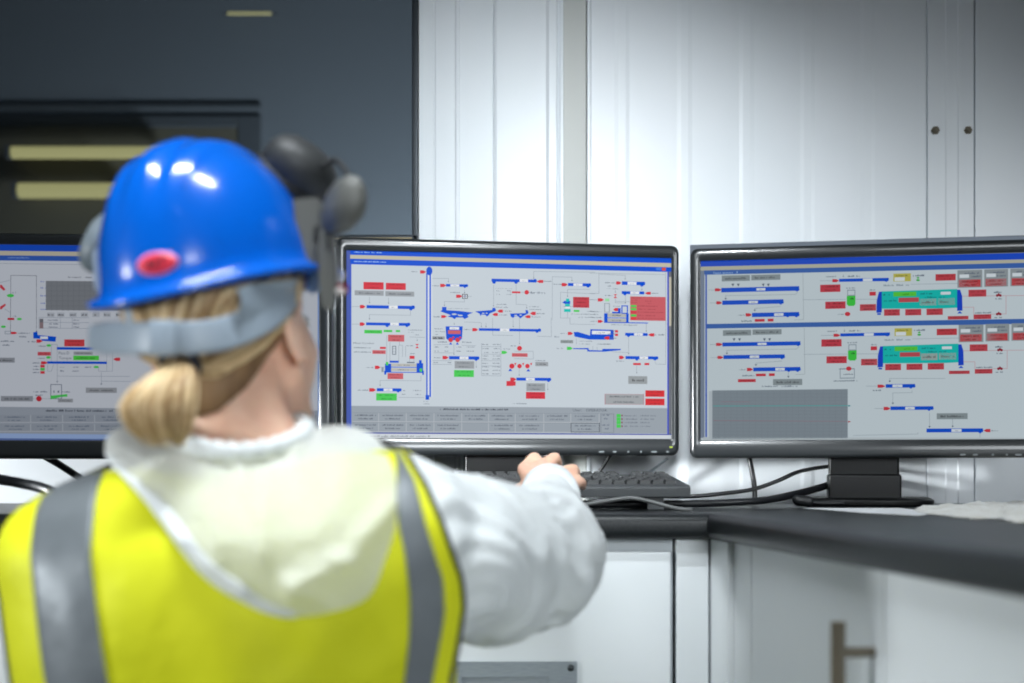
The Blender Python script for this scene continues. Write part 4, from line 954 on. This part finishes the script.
# arms, legs (thin, inside the clothes), feet
for sh, el, wr in ((SHR,ELR,WRR),(SHL,ELL,WRL)):
    b.cap_limb(sh, el, .046, .038); b.cap_limb(el, wr, .036, .025)
for hp, kn, an in ((HIPR,KNR,ANR),(HIPL,KNL,ANL)):
    b.cap_limb(hp, kn, .078, .052); b.cap_limb(kn, an, .050, .034); b.cap_limb(an+Vector((0,-.02,-.045)), an+Vector((0,.13,-.055)), .036, .030)
def hand(pal, fingers, thumb, fr):
    b.cap_limb(pal[0], pal[1], .026, .026)
    for mcp, pip, dip, tip in fingers:
        b.cap_limb(pal[0], mcp, .021, .0118); b.cap_limb(mcp, pip, .0108*fr, .0098*fr); b.cap_limb(pip, dip, .0094*fr, .0085*fr); b.cap_limb(dip, tip, .0084*fr, .0072*fr)
    for p0, p1, r0, r1 in zip(thumb, thumb[1:], (.017,.0115,.0105), (.0115,.0105,.008)): b.cap_limb(p0, p1, r0*fr, r1*fr)
V = Vector
FR = [(V((.018,1.818,.960)), V((.0325,1.862,.9765)), V((.036,1.885,.966)), V((.037,1.894,.953))),
      (V((.042,1.820,.962)), V((.0615,1.864,.9765)), V((.066,1.890,.965)), V((.067,1.900,.952))),
      (V((.064,1.812,.952)), V((.0865,1.852,.9600)), V((.092,1.878,.955)), V((.093,1.888,.947))),
      (V((.078,1.798,.938)), V((.0940,1.832,.9420)), V((.099,1.852,.940)), V((.101,1.864,.9355)))]
hand((WRR, V((.046,1.785,.945))), FR, (V((.034,1.760,.932)), V((.014,1.795,.929)), V((.010,1.825,.931)), V((.016,1.852,.936))), 1.)
FL = [(WRL+V((-.03+.02*i,.085,0)), WRL+V((-.034+.023*i,.122,.006)), WRL+V((-.034+.023*i,.142,-.006)), WRL+V((-.034+.023*i,.155,-.022))) for i in range(4)]
hand((WRL, WRL+V((0,.05,0))), FL, (WRL+V((.02,.03,-.003)), WRL+V((.045,.06,-.006)), WRL+V((.052,.088,-.012)), WRL+V((.052,.108,-.02))), 1.)
body = remesh(b, .0042, 3)
person = body.build('person', m_skin, smooth=True, recalc=False)
tag(person, 'person in a yellow high-visibility vest over white coveralls, back turned, reaching for the keyboard', 'person')
# ---- coverall: trunk, sleeves, trousers
def wr(p):
    n1 = noise.noise(Vector((p.x*9, p.y*5, p.z*9)))*.007
    n2 = noise.noise(Vector((p.x*26+3, p.y*8, p.z*16)))*.0022
    # folds that gather across the reaching sleeve
    if p.x > -.13 and p.z > .75: n1 += .0028*math.sin(26*(p.y*.8+p.x*.5+.4*noise.noise(Vector((p.x*8,p.y*8,p.z*8))))*math.pi*.9)
    return n1+n2
c = MB()
c.rings([torso_ring(z, -.012) for z in (.50,.56,.62,.68,.74,.80,.85,.89,.925,.945,.962,.974)])
c.ell((XC,1.265,.51), (.178,.135,.12))
c.cap_limb(SHR, V((-.045,1.34,.880)), .062, .074); c.cap_limb(V((-.045,1.34,.875)), V((.020,1.44,.860)), .076, .078); c.cap_limb(V((.024,1.44,.856)), V((.044,1.54,.868)), .078, .066)
c.cap_limb(V((.038,1.54,.884)), V((.050,1.70,.922)), .064, .036); c.cap_limb(V((-.06,1.30,.87)), V((-.02,1.38,.842)), .075, .070)
c.cap_limb(SHL, ELL, .066, .066); c.cap_limb(ELL, WRL+V((-.01,-.02,0)), .066, .042)
for hp, kn, an in ((HIPR,KNR,ANR),(HIPL,KNL,ANL)):
    c.cap_limb(hp, kn, .092, .072); c.cap_limb(kn, an, .070, .052)
cov = remesh(c, .007, 4, wr)
cover = cov.build('coverall', m_cover, person, smooth=True, recalc=False)
cu = MB()     # elastic cuff
ax = (V((.050,1.765,.9365))-V((.050,1.70,.922))).normalized()
pts = [V((.050,1.695,.921))+ax*t for t in (0,.012,.022,.032,.042,.052,.06,.066)]
rad = [.039,.040,.038,.039,.036,.037,.0335,.031]
cu.tube(pts, rad, 40); cu.build('cuff', m_cover, cover, smooth=True)
# ---- hood lying on the back
def px_x(px, y): return (px-CX)*y/F
m_hood = bpy.data.materials.new('thin_white_hood_fabric'); m_hood.use_nodes = True
nt = m_hood.node_tree; bs = nt.nodes['Principled BSDF']; bs.inputs['Base Color'].default_value = lin((240,242,238)); bs.inputs['Roughness'].default_value = .55; bs.inputs['Specular IOR Level'].default_value = .35
to = nt.nodes['Material Output']; mx = nt.nodes.new('ShaderNodeMixShader'); tp = nt.nodes.new('ShaderNodeBsdfTransparent'); mx2 = nt.nodes.new('ShaderNodeMixShader'); tl = nt.nodes.new('ShaderNodeBsdfTranslucent'); tl.inputs[0].default_value = lin((240,242,236))
tp.inputs[0].default_value = (1,1,1,1); mx.inputs[0].default_value = .27; mx2.inputs[0].default_value = .25
nt.links.new(bs.outputs[0], mx2.inputs[1]); nt.links.new(tl.outputs[0], mx2.inputs[2]); nt.links.new(mx2.outputs[0], mx.inputs[1]); nt.links.new(tp.outputs[0], mx.inputs[2]); nt.links.new(mx.outputs[0], to.inputs[0])
nn = nt.nodes.new('ShaderNodeTexNoise'); nn.inputs['Scale'].default_value = 30; bp = nt.nodes.new('ShaderNodeBump'); bp.inputs['Distance'].default_value = .004; bp.inputs['Strength'].default_value = .7
nt.links.new(nn.outputs['Fac'], bp.inputs['Height']); nt.links.new(bp.outputs[0], bs.inputs['Normal'])
HO = [(104,450),(106,437),(118,428),(140,426),(165,434),(190,443),(222,449),(255,449),(285,445),(300,436),(322,426),(345,425),(368,432),(386,446),(395,468),(398,500),(396,530),(390,555),(382,580),(371,597),(352,607),(330,613),(305,617),(284,617),(262,611),(240,600),(216,586),(196,568),(178,545),(160,520),(142,497),(124,478),(111,464)]
def seg_d(p, a, b):
    a, b, p = Vector(a), Vector(b), Vector(p); t = max(0, min(1, (p-a).dot(b-a)/(b-a).length_squared)); return (p-(a+(b-a)*t)).length
RID = [((396,500),(345,562),9,.016),((345,562),(292,590),10,.018),((120,478),(180,540),10,.007),((180,540),(240,594),10,.007),((190,447),(240,455),8,.010),((240,455),(300,443),8,.010),((300,470),(322,545),9,.004),((210,470),(214,560),9,.004),((240,468),(262,520),7,.004),((270,470),(262,555),8,.004),((350,440),(340,520),12,.005),((292,590),(330,606),9,.006)]
def hood_pt(px, py, r, inner=False):
    z0 = CZ-(py-CY)*1.15/F; x0 = (px-CX)*1.15/F
    for _ in range(3):
        zz = min(z0, 1.004); y = yback(max(XC-.2,min(XC+.2,x0)), zz-.075*(x0-XC))
        x0 = (px-CX)*y/F; z0 = CZ-(py-CY)*y/F
    up = max(0, (455-py)/30.)            # towards the collar the fabric goes round the neck
    h = .010 + .030*(1-r**3)
    for a, b_, w_, hh in RID:
        d = seg_d((px,py), a, b_); h += hh*math.exp(-(d/w_)**2)
    if inner: h = .004
    y = y-h+ (.03*up if abs(px-245) > 60 else .012*up)
    return V(((px-CX)*y/F, y, CZ-(py-CY)*y/F))
ho = catmull([(x,y,0) for x, y in HO]+[(HO[0][0],HO[0][1],0)], 5)[:-1]
cx, cy = 250, 520
hd = MB(); rr = [1,.985,.955,.9,.83,.75,.66,.56,.46,.36,.26,.16,.08,.02]
rings = []
for r in rr:
    rings.append([hood_pt(cx+(q.x-cx)*r, cy+(q.y-cy)*r, r) for q in ho])
back = [[hood_pt(cx+(q.x-cx)*r, cy+(q.y-cy)*r, r, True) for q in ho] for r in (.3,.6,.9,.985)]
hd.rings(back+rings, cap0=True)
hood = hd.build('hood', m_hood, cover, smooth=True, subd=1)
hm = MB(); i0, i1 = 70, len(ho)-1      # doubled hem along the lower edge
def hem_pt(q, r): v = hood_pt(cx+(q.x-cx)*r, cy+(q.y-cy)*r, r); d = v-V((0,0,CZ)); return v-d.normalized()*.0022
seg = ho[112:]
rows_ = []
for r in (1.004,.96,.91,.85,.79):
    rows_.append([hem_pt(q, 1-(1-r)*min(1, .25+.75*min(j, len(seg)-1-j)/14.)) for j, q in enumerate(seg)])
hm.rings(rows_, cap0=False, cap1=False, closed=False); hm.build('hood_hem', m_cover, hood, smooth=True, solid=.0015)
# collar ring round the neck
cl = MB(); ring = [P(x, y, d) for x, y, d in ((176,437,1.20),(196,446,1.175),(222,451,1.165),(250,451,1.165),(278,446,1.175),(298,437,1.20),(306,428,1.25),(296,420,1.31),(250,418,1.34),(200,420,1.32),(172,428,1.26))]
loop = catmull(ring+[ring[0]], 6)
cl.tube(loop, [.0085+.0016*math.sin(i*1.9) for i in range(len(loop))], 12); cl.build('elastic_collar', m_cover, cover, smooth=True)
# ---- vest
def band(z, key):
    py = CY-(z-CZ)*F/1.19
    T = {'l0':[(455,-18),(500,-8),(540,2),(600,12),(683,23),(800,30)], 'b0':[(455,52),(478,34),(495,36),(560,48),(683,63),(800,70)], 'b1':[(455,90),(475,90),(520,98),(600,111),(683,123),(800,134)],
         'c0':[(440,378),(455,388),(475,394),(530,399),(560,407),(600,412),(640,411),(683,405),(800,398)], 'c1':[(440,384),(455,392),(470,401),(495,416),(540,429),(590,445),(620,446),(650,440),(683,433),(800,425)], 'r0':[(440,388),(455,399),(475,414),(500,430),(540,447),(590,464),(615,466),(650,460),(683,453),(800,446)]}[key]
    px = interp(py, [q[0] for q in T], [q[1] for q in T])
    return (px-CX)*{'l0':1.235,'b0':1.19,'b1':1.165,'c0':1.165,'c1':1.19,'r0':1.235}[key]/F
zs = [.55+.0095*i for i in range(49)]
zs = [z for z in zs if z < 1.0]+[1.0,1.004]
OFF = .010
def vest_pt(x, z, sgn, off):
    a, b_, yc = tors(z); x = max(XC-a-off, min(XC+a+off, x)); y = yback(x, z, off, sgn)
    h = .0035*noise.noise(V((x*11, z*7, sgn)))+.0018*noise.noise(V((x*30, z*18, sgn+5)))
    if sgn < 0: h += .004*math.sin(38*(x+.35*z))*max(0, 1-abs(x-XC)/.2)*min(1,max(0,(.93-z)/.15))
    return tilt((x, y+sgn*h, z))
def zneck(x):
    t = min(1, max(0, (abs(x-XC)-.045)/.045)); return .958+.010*t*t*(3-2*t)
def vest_patch(mb, k0, k1, sgn, off, ncol, zlo=.55, grow=0.):
    rows = []
    for z in zs:
        if z < zlo: continue
        zt = z
        x0 = band(zt, k0); x1 = band(zt, k1); xs_ = [x0+(x1-x0)*j/ncol for j in range(ncol+1)]
        rows.append([vest_pt(x, min(z, zneck(x)), sgn, off) for x in xs_])
    mb.rings(rows, cap0=False, cap1=False, closed=False)
v = MB()
for sgn in (-1, 1):
    for k0, k1, n in (('l0','b0',6),('b0','b1',8),('b1','c0',44),('c0','c1',6),('c1','r0',6)): vest_patch(v, k0, k1, sgn, OFF, n)
# sides under the armholes
for key in ('l0','r0'):
    rows = []
    for z in [q for q in zs if q < .74]:
        x = band(z, key); p0, p1 = vest_pt(x,z,-1,OFF), vest_pt(x,z,1,OFF); s_ = -1 if key == 'l0' else 1
        rows.append([p0.lerp(p1, t)+V((s_*.012*math.sin(math.pi*t),0,0)) for t in (0,.2,.4,.6,.8,1)])
    v.rings(rows, cap0=False, cap1=False, closed=False)
vest = v.build('safety_vest', m_yel, person, smooth=True, weld=.0004, solid=.002)
for k0, k1 in (('b0','b1'),('c0','c1')):
    t = MB()
    for sgn in (-1, 1): vest_patch(t, k0, k1, sgn, OFF+.0028, 10)
    t.build('reflective_band', m_refl, vest, smooth=True, weld=.0004, solid=.0012)
for key in ('l0','r0'):
    t = MB(); pb = [vest_pt(band(z,key),z,-1,OFF+.001) for z in zs if z < .985]; t.tube(pb, .0028, 8)
    t.build('edge_binding', m_bind, vest, smooth=True)
# ---- hair
def head_surf(az, el, k=1.0):
    "az: 0 = back of the head, + towards the right ear; on a shell round the skull"
    ca, sa = math.cos(el), math.sin(el); z = .030+sa*.088*k; lim = .74
    if ca < lim and el < 0: z = .030-.0592*k-(math.acos(lim)*-1-el)*.105; ca = lim
    return H(math.sin(az)*ca*.0785*k, -.010-math.cos(az)*ca*.100*k, z)
hb = MB(); rings = []
def hairline(az):   # lowest elevation covered by hair, degrees
    return interp(math.degrees(az), [-122,-95,-75,-50,-25,0,25,50,72,88,100,122], [12,2,-22,-46,-62,-70,-68,-58,-44,-24,-4,10])
for i in range(15):
    row = []
    for j in range(61):
        az = math.radians(-122+244*j/60); e0 = math.radians(hairline(az)); el = e0+(math.radians(70)-e0)*i/14
        row.append(head_surf(az, el, 1.0+.02*min(1,i/2)))
    rings.append(row)
hb.rings(rings, cap0=False, cap1=False, closed=False)
hair = hb.build('hair', m_hairbase, person, smooth=True, solid=.004)
TIE = P(181,361,1.172)
st = MB()
def strand(pts, r0, r1, n=5):
    m = len(pts); st.tube(pts, [r0*(1-.5*abs(2*i/(m-1)-1))*(1-i/(m-1))+r1*i/(m-1) for i in range(m)], n)
for i in range(300):
    az0 = math.radians(R_.uniform(-112, 108)); el0 = math.radians(R_.uniform(16, 42) if abs(az0) < 1.3 else R_.uniform(2,40))
    k = R_.uniform(1.035, 1.075); pts = []
    azT, elT = math.radians(-9+R_.uniform(-5,5)), math.radians(-33+R_.uniform(-4,4))
    sag = R_.uniform(-.12,.10)
    for s in range(9):
        t = s/8; az = az0+(azT-az0)*t; el = el0+(elT-el0)*(t**.8); el += sag*math.sin(math.pi*t) - (.36 if az0 > azT else .10)*math.sin(math.pi*t)*min(1,abs(az0-azT))
        el = max(el, math.radians(hairline(az)+6))
        q = head_surf(az, el, k+.02*t)
        if s >= 7: q = q.lerp(TIE, (t-.75)*3.2)
        pts.append(q)
    strand(pts, R_.choice((.0022,.0036,.0048)), .0016)
st.build('swept_strands', m_hair, hair, smooth=True)
st = MB()
axis = [TIE, P(173,374,1.158), P(163,390,1.146), P(157,408,1.140), P(158,428,1.142), P(166,447,1.148)]
wid = [.009,.018,.027,.031,.028,.016]
for i in range(240):
    a = R_.uniform(0, 2*math.pi); rr_ = math.sqrt(R_.uniform(.15,1)); ph = R_.uniform(-.3,.3); L = R_.uniform(.74,1.0); pts = []
    for s in range(9):
        t = s/8*L; k = t*(len(axis)-1); i0 = min(int(k), len(axis)-2); f_ = k-i0; c_ = axis[i0].lerp(axis[i0+1], f_); w_ = sinterp(k, list(range(len(wid))), wid)
        pts.append(c_+V((math.cos(a+ph*t)*rr_*w_*1.05, math.sin(a+ph*t)*rr_*w_*.75, .002*math.sin(6*t+a))))
    strand(pts, R_.choice((.0022,.0034,.0055)), .0008)
st.build('ponytail', m_hair, hair, smooth=True)
tm = MB(); tdir = (axis[1]-axis[0]).normalized(); u1 = tdir.orthogonal().normalized(); u2 = tdir.cross(u1); cT = TIE+tdir*.003
lp = [cT+u1*(.0155*math.cos(a))+u2*(.0155*math.sin(a)) for a in [2*math.pi*k/28 for k in range(29)]]
tm.tube(lp, .0052, 12); tm.build('hair_tie', m_tie, hair, smooth=True)
# eyes
for sx in (-1,1):
    e = MB(); e.ell((sx*.031,.076,.002), (.013,.012,.010), HM); e.build('eye', mat('eye_white', (225,222,218), .2) if 'eye_white' not in MATS else MATS['eye_white'], person, smooth=True)
# ================================================================ light and camera
def area(name, loc, target, sx, sy, power, col=(1,1,1), spread=None):
    l = bpy.data.lights.new(name, 'AREA'); l.shape = 'RECTANGLE'; l.size = sx; l.size_y = sy; l.energy = power; l.color = col
    if spread: l.spread = math.radians(spread)
    o = bpy.data.objects.new(name, l); COL.objects.link(o); o.location = loc
    o.rotation_euler = (Vector(target)-Vector(loc)).to_track_quat('-Z','Y').to_euler()
    return o
def spot(name, loc, target, power, angle, blend=1., rad=.1, col=(1,1,1)):
    l = bpy.data.lights.new(name, 'SPOT'); l.energy = power; l.spot_size = math.radians(angle); l.spot_blend = blend; l.shadow_soft_size = rad; l.color = col
    o = bpy.data.objects.new(name, l); COL.objects.link(o); o.location = loc
    o.rotation_euler = (Vector(target)-Vector(loc)).to_track_quat('-Z','Y').to_euler()
    return o
wd = bpy.data.worlds.new('World'); SC.world = wd; wd.use_nodes = True
wd.node_tree.nodes['Background'].inputs[0].default_value = (.62,.70,.78,1); wd.node_tree.nodes['Background'].inputs[1].default_value = .05
COOL = (.90,.96,1.0)
for (y, x0, x1, pw) in ((.90,-.68,.32,14),(-.45,-.36,.44,3),(-1.9,-.42,.58,3)): area('fluorescent_ceiling_lamp', ((x0+x1)/2, y, 2.5), ((x0+x1)/2, y, 0), x1-x0, .07, pw, COOL, 105)
spot('wall_gradient_spot', (.133,1.0,1.75), (.03,2.3,1.15), 60, 68, 1., .06, COOL)  # unseen spot added to shape the brightness gradient on the wall
area('side_lamp', (-2.2,.55,1.12), (.36,1.35,.75), .28, .28, 3.2, (.92,.97,1), 58)
area('front_fill', (.75,-1.7,1.55), (-.1,1.5,.95), .8, .8, 3.2, COOL, 46)  # added frontal fill from behind the camera, not an actual window
spot('desk_side_light', (-1.0,1.46,1.02), (.38,2.28,.955), 180, 21, .6, .04, (.94,.98,1))
spot('desk_side_light', (-1.75,1.40,1.0), (-.86,2.3,.950), 90, 20, .6, .04, (.94,.98,1))  # extra spot added to brighten the wall under the left monitor
spot('lower_wall_fill', (1.35,.95,1.62), (.55,2.3,1.06), 34, 56, 1., .12, COOL)  # unseen spot added to lift the lower right of the wall
area('haze_fill', (.15,3.25,.80), (-.35,3.9,1.35), .3, .3, 95, (.97,.99,1))  # unseen area light added for the hazy gradient behind the glass
cam = bpy.data.cameras.new('camera'); co = bpy.data.objects.new('camera', cam); COL.objects.link(co)
co.location = (0,0,CZ); co.rotation_euler = (math.pi/2,0,0)
cam.sensor_fit = 'HORIZONTAL'; cam.sensor_width = 36; cam.lens = F/1024*36
cam.shift_y = (CY-341.5)/1024; cam.clip_start = .02
cam.dof.use_dof = True; cam.dof.focus_distance = 2.06; cam.dof.aperture_fstop = cam.lens/1000/.020
SC.camera = co
vs_ = SC.view_settings; vs_.view_transform = 'Standard'; vs_.look = 'None'; vs_.exposure = 0; vs_.gamma = 1
try: vs_.use_curve_mapping = False
except Exception: pass
SC.cycles.use_denoising = True
SC.cycles.filter_width = 1.9
